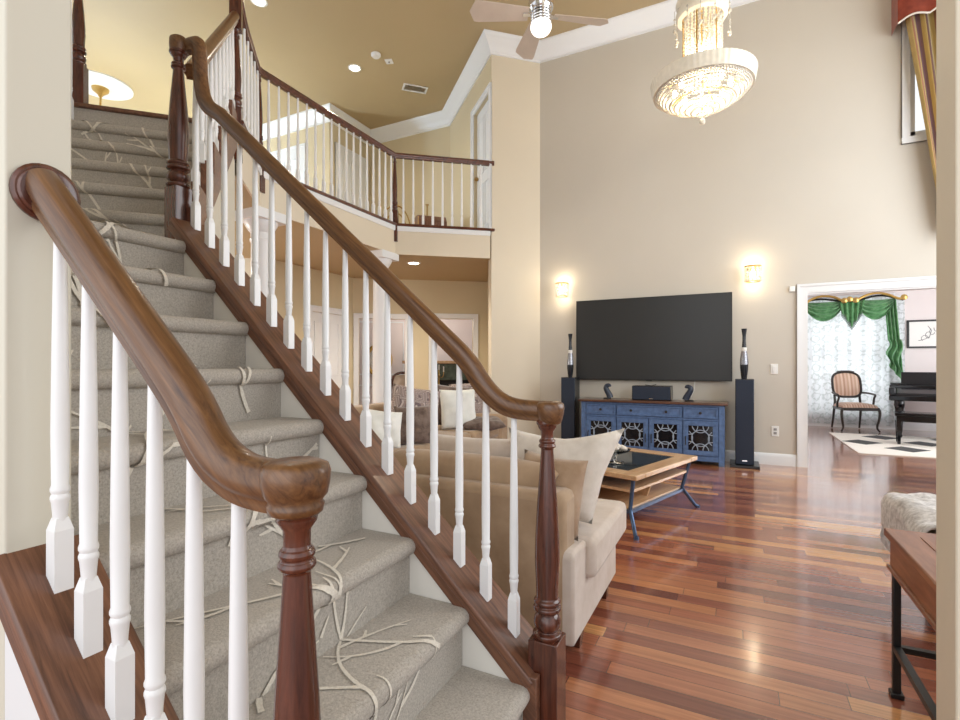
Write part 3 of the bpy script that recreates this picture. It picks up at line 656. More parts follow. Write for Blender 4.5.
newel_mb(-0.505, 0.472, 0, 0.312, 0.975, 0.9).build('newel_post', 'newel', rn, True, 0.003)
for x in (-1.107, -1.009, -0.912, -0.815, -0.717, -0.619): baluster(rn, x, 0.473, zc(x) - 0.004, rl2(x) - 0.02 if x < -0.7 else 0.985, 0.86)
# upper flight rail
ru = railing('upper flight stair railing climbing to the tall newel at the balcony', (-2.5, 1.66, 1.9), 'upper_stair_railing')
ur = lambda u: 2.745 + (u - 2.945) * 0.858
pt = lambda u, z: Vector(uw(u, -0.582) + (z,))
mb = MB(); mb.sweep([pt(u, ur(u)) for u in (2.76, 3.2, 3.8, 4.16)], RP, 0); mb.build('handrail', 'rail', ru, True, 0, None, 75)
for i in range(10):
    u = 2.87 + 0.13 * i; k = int((u - 2.78) / 0.215); zb = RI * (10 + k) + 0.14
    p = pt(u, 0); baluster(ru, p.x, p.y, zb, ur(u) - 0.02, 1.0, R(45), 0.1)
def block_newel(parent, x, y, zlo, zp, zs, ztop, rz, hs=0.042, s=1.0):
    mb = newel_mb(x, y, zlo, zp, zs, s, hs, rz, False); c, sn = cos(rz), sin(rz)
    sq = [(x + a * c - b * sn, y + a * sn + b * c) for a, b in ((-hs, -hs), (hs, -hs), (hs, hs), (-hs, hs))]
    if ztop > zs:
        mb.hexa([p + (zs - 0.02,) for p in sq], [p + (ztop,) for p in sq]); mb.lathe([(0.05, ztop), (0.055, ztop + 0.015), (0.045, ztop + 0.03), (0.03, ztop + 0.04), (0.045, ztop + 0.07), (0.04, ztop + 0.1), (0.02, ztop + 0.115)], (x, y, 0), 16)
    return mb.build('newel_post', 'newel', parent, True, 0.003)
block_newel(ru, -3.395, 2.572, 2.72, 3.12, 3.74, 4.22, R(45))
# balcony rail
rb = railing('balcony railing with white balusters round the upper hall', (-4.02, 3.29, ZF), 'balcony_railing')
bp = smooth([(-3.42, 2.60, 4.10), (-3.50, 2.685, 4.03), (-3.57, 2.765, 3.975), (-3.66, 2.87, 3.957)], 1) + [Vector(p) for p in ((-3.99, 3.245, 3.957), (-4.02, 3.31, 3.957), (-4.02, 5.43, 3.957), (-2.96, 6.275, 3.957))]
mb = MB(); mb.sweep(bp, RP, 0); mb.build('handrail', 'redrail', rb, True, 0, None, 75)
for (x, y, rz) in ((-4.02, 3.29, R(22)), (-4.02, 5.43, R(22))):
    newel_mb(x, y, 2.80, 3.22, 3.95, 0.9, 0.042, rz, False).build('newel_post', 'newel', rb, True, 0.003)
def run(p, q, n, rz):
    p = V2(p); q = V2(q)
    for i in range(n):
        c = p + (q - p) * ((i + 0.6) / n); baluster(rb, c.x, c.y, ZF, 3.935, 0.9, rz, 0.13)
run((-3.45, 2.63), (-4.02, 3.29), 6, R(45)); run((-4.02, 3.33), (-4.02, 5.40), 17, 0); run((-4.0, 5.46), (-2.96, 6.27), 10, R(38))
# newel and rail at the top left of the stairs
rt = railing('landing railing at the top left of the stairs beside the wall end', uw(3.99, -1.5) + (2.87,), 'landing_railing')
nx, ny = uw(3.99, -1.50)
block_newel(rt, nx, ny, 2.62, 3.15, 3.72, 4.2, R(45))
ex, ey = uw(3.99, -1.74)
mb = MB(); mb.sweep([(nx, ny, 3.8), uw(3.6, -1.5) + (3.46,), uw(3.2, -1.5) + (3.12,)], RP, 0); mb.build('handrail', 'newel', rt, True)
for i in range(4):
    x, y = uw(3.86 - 0.16 * i, -1.5); baluster(rt, x, y, 2.85 - 0.2 * (int(i * 0.75) + 0.6), 3.69 - 0.136 * i, 1.0, R(45), 0.13)
# ------------------------------------------------------------------ television wall
tv = thing('television', 'large black flat television hung on the beige wall', 'television', (-0.955, 6.70, 0.97))
mb = MB(); mb.box((-1.903, 6.655, 0.966), (-0.008, 6.70, 2.031)); mb.build('bezel', 'tvb', tv, True, 0.004)
mb = MB(); mb.box((-1.892, 6.651, 0.98), (-0.019, 6.656, 2.021)); mb.build('screen', 'tv', tv, True)
mb = MB(); mb.box((-1.3, 6.70, 1.25), (-0.6, 6.734, 1.75)); mb.build('wall_mount', 'iron', tv, True)
mb = MB(); mb.box((-0.99, 6.648, 0.960), (-0.92, 6.66, 0.967)); mb.build('sensor_bump', 'iron', tv, True)
mb = MB(); mb.tube([(-0.42, 6.705, 0.97), (-0.425, 6.715, 0.86), (-0.46, 6.715, 0.77), (-0.47, 6.715, 0.735)], 0.004, 6); tag(mb.build('power_cord', 'plastic'), 'thin white cord hanging from the television behind the blue console', 'cord')
# console
con = thing('media_console', 'distressed blue media console with lattice doors under the television', 'console', (-0.906, 6.5, 0))
x0, x1, yf, yb, zt = -1.735, -0.085, 6.30, 6.69, 0.70
mb = MB(); mb.box((x0, yf + 0.02, 0.05), (x1, yb, zt))
for x in (x0, x1 - 0.06): mb.box((x, yf, 0.0), (x + 0.06, yf + 0.06, zt)); mb.box((x, yb - 0.06, 0.0), (x + 0.06, yb, zt))
mb.box((x0, yf + 0.004, 0.05), (x1, yf + 0.03, 0.11)); mb.box((x0, yf + 0.004, 0.515), (x1, yf + 0.03, 0.54)); mb.box((x0, yf + 0.004, 0.675), (x1, yf + 0.03, zt))
mb.build('cabinet_body', 'blue', con, True, 0.003)
mb = MB(); mb.box((x0 - 0.035, yf - 0.03, zt), (x1 + 0.035, yb + 0.01, zt + 0.028)); mb.build('console_top', 'contop', con, True, 0.006)
ins = (x1 - x0 - 0.12); dw = ins / 4
for a, b in ((0, 1), (1, 3), (3, 4)):
    A = x0 + 0.06 + dw * a + 0.008; B = x0 + 0.06 + dw * b - 0.008
    mb = MB(); mb.box((A, yf + 0.004, 0.545), (B, yf + 0.04, 0.67)); t = 0.018
    for r in ((A, B, 0.545, 0.545 + t), (A, B, 0.67 - t, 0.67), (A, A + t, 0.545 + t, 0.67 - t), (B - t, B, 0.545 + t, 0.67 - t)): mb.box((r[0], yf - 0.006, r[2]), (r[1], yf + 0.006, r[3]))
    d = mb.build('drawer', 'blue', con, True, 0.002)
    for kx in ([(A + B) / 2] if b - a == 1 else [A + dw * 0.45, B - dw * 0.45]):
        mb = MB(); mb.lathe([(0.006, 0), (0.006, 0.014), (0.016, 0.02), (0.016, 0.028), (0.008, 0.032)], (kx, 0, 0.607), 12, 0, 'Y'); mb.v = [Vector((p.x, yf + 0.004 - p.y, p.z)) for p in mb.v]; mb.build('knob', 'iron', d, True)
for i in range(4):
    A = x0 + 0.06 + dw * i + 0.006; B = A + dw - 0.012; z0, z1 = 0.115, 0.512; t = 0.055
    mb = MB()
    for r in ((A, B, z0, z0 + t), (A, B, z1 - t, z1), (A, A + t, z0 + t, z1 - t), (B - t, B, z0 + t, z1 - t)): mb.box((r[0], yf - 0.004, r[2]), (r[1], yf + 0.02, r[3]))
    d = mb.build('door', 'blue', con, True, 0.004)
    mb = MB(); mb.box((A + t, yf + 0.010, z0 + t), (B - t, yf + 0.016, z1 - t)); mb.build('glass_pane', 'dkglass', d, True)
    L = MB(); gx0, gx1, gz0, gz1 = A + t, B - t, z0 + t, z1 - t; cx = (gx0 + gx1) / 2; cz = (gz0 + gz1) / 2; W = gx1 - gx0; Hh = gz1 - gz0
    def arc(cx_, cz_, r, n=40):
        cur = []
        for j in range(n + 1):
            a = 2 * pi * j / n; p = (cx_ + r * cos(a), yf + 0.004, cz_ + r * sin(a))
            if gx0 - 0.004 <= p[0] <= gx1 + 0.004 and gz0 - 0.004 <= p[2] <= gz1 + 0.004: cur.append(p)
            else:
                if len(cur) > 1: L.tube(cur, 0.0055, 6)
                cur = []
        if len(cur) > 1: L.tube(cur, 0.0055, 6)
    r = W * 0.36
    arc(cx, cz, r)
    for sx in (-1, 1):
        for sz in (-1, 1): arc(cx + sx * W / 2, cz + sz * Hh / 2, r * 1.1)
    for sz in (-1, 1): arc(cx, cz + sz * (Hh / 2 + 0.01), r * 0.95)
    for sx in (-1, 1): arc(cx + sx * W * 0.68, cz, r)
    L.build('lattice', 'lattice', d, True)
    hx = B - t / 2 if i in (1,) else A + t / 2
    mb = MB(); mb.tube([(hx, yf - 0.004, 0.33), (hx, yf - 0.025, 0.315), (hx, yf - 0.028, 0.28), (hx, yf - 0.025, 0.245), (hx, yf - 0.004, 0.23)], 0.006, 8); mb.build('pull_handle', 'iron', d, True)
# centre speaker, figurines
cs = thing('center_speaker', 'wide charcoal centre speaker standing on the blue console', 'speaker', (-0.9, 6.52, 0.728))
mb = MB(); mb.box((-1.125, 6.42, 0.729), (-0.67, 6.66, 0.905)); mb.build('speaker_cabinet', 'spkd', cs, True, 0.006)
mb = MB(); mb.box((-1.118, 6.408, 0.737), (-0.677, 6.421, 0.898)); mb.build('speaker_grille', 'spk', cs, True, 0.004)
mb = MB(); mb.box((-0.92, 6.405, 0.745), (-0.875, 6.409, 0.753)); mb.build('maker_badge', 'chrome', cs, True)
def figurine(x, s, label):
    f = thing('figurine', label, 'ornament', (x, 6.44, 0.729), 0, 'curled ornaments on the console')
    mb = MB(); mb.lathe([(0.05, 0), (0.05, 0.012), (0.042, 0.018)], (0, 0, 0), 16); mb.build('ornament_base', 'iron', f)
    mb = MB(); P = [(0.04 * s, 0, 0.015), (0.03 * s, 0, 0.05), (0.0, 0, 0.10), (-0.02 * s, 0, 0.14), (-0.005 * s, 0, 0.17), (0.025 * s, 0, 0.175), (0.03 * s, 0, 0.155)]
    mb.tube(smooth(P, 2), [0.034 - 0.022 * i / 25 for i in range(26)], 10) if len(smooth(P, 2)) == 26 else mb.tube(smooth(P, 2), [0.042 - 0.02 * i / len(smooth(P, 2)) for i in range(len(smooth(P, 2)))], 10)
    mb.build('curled_body', 'figure', f)
figurine(-1.435, 1, 'small dark curled ornament on the console left of the centre speaker')
figurine(-0.465, -1, 'small dark curled ornament on the console right of the centre speaker')
mb = MB(); mb.bar((-0.97, 6.45, 0.917), (-0.90, 6.45, 0.908), 0.02, 0.008); mb.bar((-0.90, 6.45, 0.908), (-0.84, 6.45, 0.922), 0.02, 0.008); tag(mb.build('sensor_clip', 'iron', bevel=0.002), 'small black clip lying on top of the centre speaker', 'gadget')
# tower speakers and vases
def tower(x, y, label):
    t = thing('tower_speaker', label, 'speaker', (x, y, 0), 0, 'tower speakers either side of the console')
    mb = MB(); mb.box((-0.095, 0.0, 0.03), (0.095, 0.22, 1.0)); mb.build('speaker_cabinet', 'spkd', t, False, 0.004)
    mb = MB(); mb.box((-0.09, -0.016, 0.035), (0.09, 0.001, 0.995)); mb.build('speaker_grille', 'spk', t, False, 0.005)
    mb = MB(); mb.box((-0.15, -0.07, 0.0), (0.15, 0.3, 0.03)); mb.build('speaker_base', 'spkd', t, False, 0.004)
    mb = MB(); mb.box((-0.025, -0.02, 0.07), (0.025, -0.015, 0.082)); mb.build('maker_badge', 'chrome', t)
tower(0.118, 6.42, 'dark tower speaker standing right of the blue console')
tower(-1.945, 6.42, 'dark tower speaker standing left of the blue console')
def vase(x, y, label):
    v = thing('vase', label, 'vase', (x, y, 1.001), 0, 'slim vases on the tower speakers')
    mb = MB(); mb.lathe([(0.026, 0), (0.03, 0.004), (0.036, 0.06), (0.042, 0.12), (0.0435, 0.165)], (0, 0, 0), 20); mb.build('vase_foot', 'vased', v)
    mb = MB(); mb.lathe([(0.0435, 0.165), (0.042, 0.22), (0.035, 0.285), (0.028, 0.32)], (0, 0, 0), 20); mb.build('vase_belly', 'vase', v)
    mb = MB(); mb.lathe([(0.028, 0.32), (0.029, 0.323), (0.029, 0.358), (0.025, 0.363)], (0, 0, 0), 20); mb.build('vase_band', 'plastic', v)
    mb = MB(); mb.lathe([(0.024, 0.363), (0.018, 0.44), (0.019, 0.50), (0.029, 0.572), (0.030, 0.58), (0.025, 0.578), (0.015, 0.53)], (0, 0, 0), 20); mb.build('vase_neck', 'vased', v)
vase(0.115, 6.54, 'slim black and silver vase on the tower speaker right of the television')
vase(-1.95, 6.54, 'slim black and silver vase on the tower speaker left of the television')
# wall sconces
def sconce(x, z, label):
    s = thing('wall_sconce', label, 'wall lamp', (x, WY, z), 0, 'crystal sconces beside the television')
    mb = MB(); mb.lathe([(0.05, 0), (0.05, 0.012), (0.03, 0.02)], (0, 0, 0.06), 16, 0, 'Y'); mb.v = [Vector((p.x, -p.y, p.z)) for p in mb.v]; mb.bar((0, -0.02, 0.06), (0, -0.10, 0.06), 0.014, 0.014); mb.build('bracket', 'gold', s)
    mb = MB(); mb.tube([(0.085 * cos(a), -0.10 + 0.085 * sin(a), 0.075) for a in [2 * pi * i / 20 for i in range(20)]], 0.008, 6, 0, True); mb.tube([(0.07 * cos(a), -0.10 + 0.07 * sin(a), -0.10) for a in [2 * pi * i / 20 for i in range(20)]], 0.006, 6, 0, True); mb.build('ring_frame', 'gold', s)
    mb = MB()
    for i in range(12):
        a = 2 * pi * i / 12; mb = MB(); bx_, by_ = 0.082 * cos(a), -0.10 + 0.082 * sin(a)
        mb.lathe([q for j in range(7) for q in ((0.002, 0.066 - 0.023 * j), (0.0105, 0.0565 - 0.023 * j), (0.0105, 0.0505 - 0.023 * j))] + [(0.002, -0.105)], (bx_, by_, 0), 7); mb.build('crystal_strand', 'crystal', s)
    mb = MB(); mb.ball((0, -0.10, 0.0), (0.02, 0.02, 0.035), 10, 8); mb.build('bulb', 'bulb', s)
    light('sconce_light', 'POINT', (x, WY - 0.10, z + 0.10), 1.9, (1, 0.83, 0.58), 0.04)
    light('sconce_light', 'POINT', (x, WY - 0.13, z - 0.13), 1.2, (1, 0.83, 0.58), 0.04)
sconce(0.207, 2.235, 'lit crystal wall sconce right of the television')
sconce(-2.095, 2.205, 'lit crystal wall sconce left of the television near the wall corner')
# switch, outlets, sensor
def plate(name, label, cat, x, z, part, w_=0.075, h_=0.118):
    t = thing(name, label, cat, (x, WY, z))
    mb = MB(); mb.box((-w_ / 2, -0.008, -h_ / 2), (w_ / 2, 0, h_ / 2)); mb.build('cover_plate', 'plastic', t, False, 0.003)
    mb = MB()
    if part == 'rocker': mb.box((-0.017, -0.013, -0.033), (0.017, -0.007, 0.033)); mb.build('rocker', 'plastic', t, False, 0.002)
    else:
        for q in (-0.022, 0.022): mb.box((-0.016, -0.011, q - 0.014), (0.016, -0.007, q + 0.014))
        mb.build('sockets', 'socket', t, False, 0.002)
plate('light_switch', 'white light switch plate on the wall right of the tower speaker', 'switch', 0.427, 1.115, 'rocker')
plate('wall_outlet', 'white power outlet low on the wall below the light switch', 'outlet', 0.437, 0.392, 'sockets')
t = thing('light_switch', 'white light switch at the right edge on the near wall', 'switch', (0.512, 1.43, 1.02))
mb = MB(); mb.box((-0.045, -0.008, -0.06), (0.075, 0, 0.06)); mb.build('cover_plate', 'plastic', t, False, 0.003)
mb = MB(); mb.box((-0.022, -0.013, -0.033), (0.012, -0.007, 0.033)); mb.build('rocker', 'plastic', t, False, 0.002)
mb = MB(); mb.box((0.575, WY - 0.03, 2.0), (0.632, WY, 2.065)); tag(mb.build('wall_sensor', 'plastic', bevel=0.006), 'small white sensor box at the top corner of the piano room casing', 'sensor')

# ------------------------------------------------------------------ sofas
def rbox(mb, a, b, mi=0): mb.box(a, b, mi)
so = thing('loveseat', 'tan suede loveseat with its back to the staircase', 'sofa', (-1.0, 2.2, 0))
mb = MB(); mb.box((-1.50, 1.85, 0.07), (-0.575, 2.02, 0.655)); mb.build('sofa_back', 'sofa', so, True, 0.035)
mb = MB(); mb.box((-1.50, 1.90, 0.07), (-0.555, 2.60, 0.42)); mb.build('sofa_base', 'sofaside', so, True, 0.03)
mb = MB(); mb.prism([(1.86, 0.072), (2.63, 0.072), (2.63, 0.36), (2.58, 0.42), (2.0, 0.43), (1.88, 0.44), (1.86, 0.42)], lambda a, b, d: (d, a, b), -0.62, -0.54); mb.build('side_panel', 'sofaside', so, True, 0.025)
mb = MB(); mb.box((-1.48, 2.03, 0.27), (-0.50, 2.72, 0.437)); mb.build('seat_cushion', 'sofaside', so, True, 0.03)
def cushion_mb(W, Hh, Tk, n=18, pinch=0.12, sag=0.0, seed=0, taper=0.0):
    rn_ = random.Random(seed); ph = [rn_.uniform(0, 6) for _ in range(4)]
    def f(sg):
        def g(u, v):
            a, b = 2 * u - 1, 2 * v - 1
            e = max(0, (1 - abs(a) ** 3.0)) * max(0, (1 - abs(b) ** 3.0))
            th = Tk / 2 * e ** 0.5
            k = 1 - pinch * (1 - (abs(a) * abs(b)) ** 1.2) * (abs(a) ** 6 + abs(b) ** 6) * 0.5
            wr = 0.012 * sin(5 * a + ph[0] + 3 * b) * e + 0.006 * sin(11 * b + ph[1] - 4 * a) * e ** 0.5
            z = b * Hh / 2 * k - sag * (1 - a * a) * (b + 1) / 2
            kx = 1 - taper * (1 - b) / 2 if a > 0 else 1.0
            return Vector((a * W / 2 * k * kx, sg * (th + wr * 0.7), z))
        return g
    mb = MB(); mb.grid(f(1), n, n); mb.grid(f(-1), n, n); return mb
def weld(o):
    b = bmesh.new(); b.from_mesh(o.data); bmesh.ops.remove_doubles(b, verts=b.verts[:], dist=0.0006); bmesh.ops.recalc_face_normals(b, faces=b.faces[:]); b.to_mesh(b and o.data); b.free(); return o
def pillow(label, loc, rot, W, Hh, Tk, m, seed=0, group=None, name='throw_pillow', cat='pillow', pinch=0.12, sag=0.0, taper=0.0):
    mb = cushion_mb(W, Hh, Tk, 18, pinch, sag, seed, taper); o = weld(mb.build(name, m, None, False, 0, None, 80)); o.location = loc; o.rotation_euler = [R(a) for a in rot]
    return tag(o, label, cat, group)
# rolled back cushion of the loveseat
mb = MB(); pth = [(-1.45, 2.02, 0.64), (-1.42, 2.02, 0.65), (-1.2, 2.02, 0.655), (-0.9, 2.02, 0.65), (-0.72, 2.02, 0.64), (-0.68, 2.02, 0.62)]
mb.tube(smooth(pth, 2), [0.05 if i in (0, len(smooth(pth, 2)) - 1) else 0.098 for i in range(len(smooth(pth, 2)))], 20); mb.build('back_cushion', 'sofa', so, True)
for x in (-0.578, -1.44):
    for y in (2.02, 2.50):
        mb = MB(); mb.hexa([(x - 0.02, y - 0.02, 0), (x + 0.02, y - 0.02, 0), (x + 0.02, y + 0.02, 0), (x - 0.02, y + 0.02, 0)], [(x - 0.03, y - 0.03, 0.09), (x + 0.03, y - 0.03, 0.09), (x + 0.03, y + 0.03, 0.09), (x - 0.03, y + 0.03, 0.09)]); mb.build('leg', 'newel', so, True)
pillow('long pale beige cushion behind the tan backrest of the loveseat', (-1.17, 2.24, 0.625), (-14, 0, 3), 0.52, 0.34, 0.16, 'sofaside', 3)
pillow('big cream square pillow standing at the right end of the loveseat', (-0.695, 2.235, 0.652), (-16, -2, 8), 0.55, 0.43, 0.18, 'pillowcream', 4, None, 'throw_pillow', 'pillow', 0.22, 0.03, 0.55)
pillow('tan suede pillow leaning on the right end of the loveseat behind the newel', (-0.70, 2.05, 0.605), (-10, 4, -6), 0.30, 0.33, 0.15, 'pillowtan', 5, None, 'throw_pillow', 'pillow', 0.2)
# far sofa along the columns
fs = thing('sofa', 'brown sofa standing in front of the columns with patterned pillows', 'sofa', (-3.0, 4.4, 0))
mb = MB(); mb.box((-3.55, 3.1, 0.08), (-2.55, 5.7, 0.32)); mb.build('sofa_base', 'sofa', fs, True, 0.03)
mb = MB(); mb.box((-3.58, 3.1, 0.08), (-3.32, 5.7, 0.74)); mb.build('sofa_back', 'sofa', fs, True, 0.06)
for i in range(3):
    mb = MB(); mb.box((-3.34, 3.33 + 0.72 * i, 0.30), (-2.5, 3.33 + 0.72 * i + 0.71, 0.44)); mb.build('seat_cushion', 'sofa', fs, True, 0.045)
for y in (3.0, 5.5):
    mb = MB(); mb.box((-3.58, y, 0.08), (-2.52, y + 0.32, 0.56)); mb.build('armrest', 'sofa', fs, True, 0.08)
for x in (-3.5, -2.62):
    for y in (3.12, 5.66): mb = MB(); mb.box((x - 0.03, y - 0.03, 0), (x + 0.03, y + 0.03, 0.085)); mb.build('leg', 'newel', fs, True)
pillow('pale silver pillow at the near end of the brown sofa', (-2.72, 3.50, 0.60), (-20, 8, 50), 0.34, 0.34, 0.15, 'pillowwhite', 6)
pillow('dark fringed pillow beside the pale silver pillow on the brown sofa', (-2.60, 3.80, 0.61), (-18, 0, 52), 0.34, 0.36, 0.15, 'darkfab', 7)
pillow('patterned brown pillow with geometric patches at the middle of the brown sofa', (-2.93, 4.30, 0.68), (-16, 10, 48), 0.52, 0.52, 0.17, 'patch', 8)
pillow('white pillow with dark fringe between the two patterned pillows', (-2.78, 4.95, 0.66), (-14, 0, 44), 0.42, 0.46, 0.16, 'pillowwhite', 9)
pillow('dark brown fringed pillow peeking behind the white pillow', (-2.90, 5.02, 0.69), (-14, 6, 44), 0.44, 0.48, 0.12, 'darkfab', 10)
pillow('patterned brown pillow at the far end of the brown sofa', (-2.98, 5.62, 0.70), (-16, -5, 40), 0.5, 0.5, 0.16, 'patch', 11)
pillow('folded grey-brown throw cushion lying on the seat of the brown sofa', (-2.55, 5.1, 0.50), (-80, 0, 40), 0.5, 0.34, 0.12, 'darkfab', 12)

# ------------------------------------------------------------------ coffee table
ang = math.atan2(0.316, 1.003)
ct = thing('coffee_table', 'honey wood coffee table with dark glass top and blue-grey metal legs', 'coffee table', (-0.571, 3.423, 0), -ang)
# local frame: x to the left (-), y away; top from (-1.05, 0) to (0, 1.05)
S_ = 1.05; zt = 0.42; fr = 0.13
mb = MB()
for a, b, c, d in ((-S_, 0, 0, fr), (-S_, 0, S_ - fr, S_), (-S_, -S_ + fr, fr, S_ - fr), (-fr, 0, fr, S_ - fr)): mb.box((a, c, zt - 0.035), (b, d, zt))
mb.build('tabletop_frame', 'ctwood', ct, False, 0.006)
mb = MB(); mb.box((-S_ + fr - 0.01, fr - 0.01, zt - 0.018), (-fr + 0.01, S_ - fr + 0.01, zt - 0.006)); mb.build('glass_inset', 'smoke', ct)
mb = MB(); mb.box((-S_ + 0.06, 0.06, 0.285), (-0.06, S_ - 0.06, 0.305)); mb.build('shelf', 'ctwood', ct, False, 0.003)
mb = MB(); mb.box((-S_ + 0.10, 0.10, 0.155), (-0.10, S_ - 0.10, 0.172)); mb.build('lower_shelf', 'ctwood', ct, False, 0.003)
mb = MB(); mb.hexa([(-0.16, 0.48, 0.172), (-S_ + 0.16, 0.48, 0.172), (-S_ + 0.16, 0.5, 0.172), (-0.16, 0.5, 0.172)], [(-0.12, 0.48, 0.286), (-S_ + 0.12, 0.48, 0.286), (-S_ + 0.12, 0.5, 0.286), (-0.12, 0.5, 0.286)]); mb.build('divider', 'ctwood', ct)
mb = MB(); mb.box((-0.56, 0.12, 0.172), (-0.54, 0.48, 0.286)); mb.build('divider', 'ctwood', ct)
for sx in (0, 1):
    for sy in (0, 1):
        x = -0.045 if sx == 0 else -S_ + 0.045; y = 0.045 if sy == 0 else S_ - 0.045; ox = 1 if sx == 0 else -1; oy = -1 if sy == 0 else 1
        p = [(x, y, 0.388), (x - ox * 0.045, y - oy * 0.045, 0.17), (x - ox * 0.035, y - oy * 0.035, 0.14), (x + ox * 0.03, y + oy * 0.03, 0.02), (x + ox * 0.045, y + oy * 0.045, 0.012)]
        mb = MB(); mb.tube(p, 0.014, 10); mb.lathe([(0.018, 0), (0.018, 0.02)], (x + ox * 0.045, y + oy * 0.045, 0), 12); mb.build('leg', 'ctmetal', ct)
mb = MB(); a, b = -0.09, -S_ + 0.09
for p, q in (((a, 0.09), (b, 0.09)), ((b, 0.09), (b, S_ - 0.09)), ((b, S_ - 0.09), (a, S_ - 0.09)), ((a, S_ - 0.09), (a, 0.09))): mb.bar(p + (0.148,), q + (0.148,), 0.022, 0.022)
mb.build('stretcher', 'ctmetal', ct)
# glass dish with shells
gd = thing('glass_dish', 'footed glass dish holding shells on the coffee table', 'dish', (-0.80, 3.86, 0.42))
mb = MB(); mb.lathe([(0.065, 0.0), (0.065, 0.005), (0.012, 0.012), (0.009, 0.05), (0.03, 0.06), (0.10, 0.085), (0.115, 0.10), (0.112, 0.10), (0.095, 0.09), (0.02, 0.068)], (0, 0, 0), 24); mb.build('glass_bowl', 'glass', gd)
for i, (x, y, r) in enumerate(((0.0, 0.0, 0.034), (-0.06, 0.01, 0.028), (0.055, 0.02, 0.026), (0.01, -0.05, 0.024))):
    mb = MB(); mb.ball((x, y, 0.09 + r * 0.75), (r * 1.3, r, r * 0.75), 10, 7); mb.v = [p + Vector((0, 0, 0.006 * sin(60 * p.x))) for p in mb.v]; o = mb.build('seashell', 'pillowcream' if i != 1 else 'darkfab'); o.location = (-0.80, 3.86, 0.42)
    tag(o, ['pale shell at the centre of the footed glass dish', 'dark shell at the left of the footed glass dish', 'pale shell at the right of the footed glass dish', 'small pale shell at the front of the footed glass dish'][i], 'shell', 'shells in the glass dish')

# ------------------------------------------------------------------ right foreground table and ottoman
tb = thing('side_table', 'red-brown wooden table on black iron legs at the right edge', 'table', (0.85, 1.9, 0))
mb = MB(); mb.box((0.478, 1.56, 0.548), (1.25, 2.238, 0.575)); mb.build('tabletop', 'tablewood', tb, True, 0.005)
mb = MB(); mb.box((0.56, 1.60, 0.5752), (1.17, 2.16, 0.5775)); mb.build('top_panel', 'tablewood', tb, True)
mb = MB(); mb.box((0.493, 1.575, 0.45), (1.235, 2.223, 0.55)); mb.box((0.484, 1.566, 0.436), (1.244, 2.232, 0.452)); mb.build('apron', 'tablewood', tb, True, 0.004)
for x in (0.507, 1.221):
    for y in (2.205, 1.60):
        mb = MB(); mb.box((x - 0.0115, y - 0.0115, 0.0), (x + 0.0115, y + 0.0115, 0.44)); mb.box((x - 0.019, y - 0.019, 0), (x + 0.019, y + 0.019, 0.018)); mb.build('leg', 'iron', tb, True, 0.003)
mb = MB(); mb.bar((0.507, 2.205, 0.17), (0.507, 1.6, 0.17), 0.022, 0.02); mb.bar((1.221, 2.205, 0.17), (1.221, 1.6, 0.17), 0.022, 0.02); mb.bar((0.507, 2.205, 0.17), (1.221, 2.205, 0.17), 0.022, 0.02); mb.bar((0.507, 1.6, 0.17), (1.221, 1.6, 0.17), 0.022, 0.02); mb.build('stretcher', 'iron', tb, True)
ot = thing('ottoman', 'upholstered ottoman behind the red-brown table, under the knit throw', 'ottoman', (1.2, 2.98, 0))
mb = MB(); mb.box((0.73, 2.70, 0.2), (1.75, 3.26, 0.43)); mb.build('seat', 'sofaside', ot, True, 0.04)
for x in (0.86, 1.65):
    for y in (2.80, 3.16): mb = MB(); mb.lathe([(0.018, 0), (0.03, 0.2)], (x, y, 0), 10); mb.build('leg', 'newel', ot, True)
th = thing('knit_throw', 'grey knitted throw with fringe draped over the ottoman', 'blanket', (1.2, 2.98, 0.43))
def thr(u, v):
    s = u * 1.35; y = 2.68 + 0.62 * v
    if s < 0.16: x, z = 0.705 - 0.004 * sin(9 * v), 0.31 + s * 0.9
    elif s < 0.26:
        a = (s - 0.16) / 0.10 * pi / 2; x, z = 0.765 - 0.06 * cos(a), 0.434 + 0.055 * sin(a)
    else: x, z = 0.765 + (s - 0.26), 0.489
    return Vector((x, y, z + 0.006 * sin(40 * x + 9 * y) + 0.006 * sin(33 * y) + 0.008 * sin(13 * y + 8 * x)))
mb = MB(); mb.grid(thr, 50, 40); mb.build('throw_cloth', 'throw', th, True, 0, None, 80, True, 0.015)
mb = MB()
for i in range(46):
    y = 2.69 + 0.6 * i / 45; mb.tube([(0.705, y, 0.325), (0.695 + random.uniform(-0.008, 0.004), y + random.uniform(-0.01, 0.01), 0.27), (0.698, y + random.uniform(-0.012, 0.012), 0.225)], [0.006, 0.005, 0.003], 5)
o = mb.build('fringe', 'throw', th, True)

# ------------------------------------------------------------------ piano room
ch = thing('armchair', 'carved dark wood armchair with pink striped upholstery in the piano room', 'chair', (1.97, 10.77, 0), R(12))
def leg_path(x, y, ox, oy): return smooth([(x, y, 0.42), (x + ox * 0.03, y + oy * 0.03, 0.36), (x + ox * 0.02, y + oy * 0.02, 0.22), (x - ox * 0.012, y - oy * 0.012, 0.08), (x + ox * 0.02, y + oy * 0.02, 0.02), (x + ox * 0.03, y + oy * 0.03, 0.012)], 2)
for sx in (-1, 1):
    p = leg_path(sx * 0.26, -0.02, sx, -0.7); mb = MB(); mb.tube(p, [0.026 - 0.012 * min(1, i / (len(p) * 0.7)) for i in range(len(p))], 10); mb.build('leg', 'chairwood', ch)
    mb = MB(); mb.tube([(sx * 0.21, 0.46, 0.42), (sx * 0.215, 0.50, 0.2), (sx * 0.22, 0.545, 0.012)], [0.022, 0.018, 0.015], 10); mb.build('leg', 'chairwood', ch)
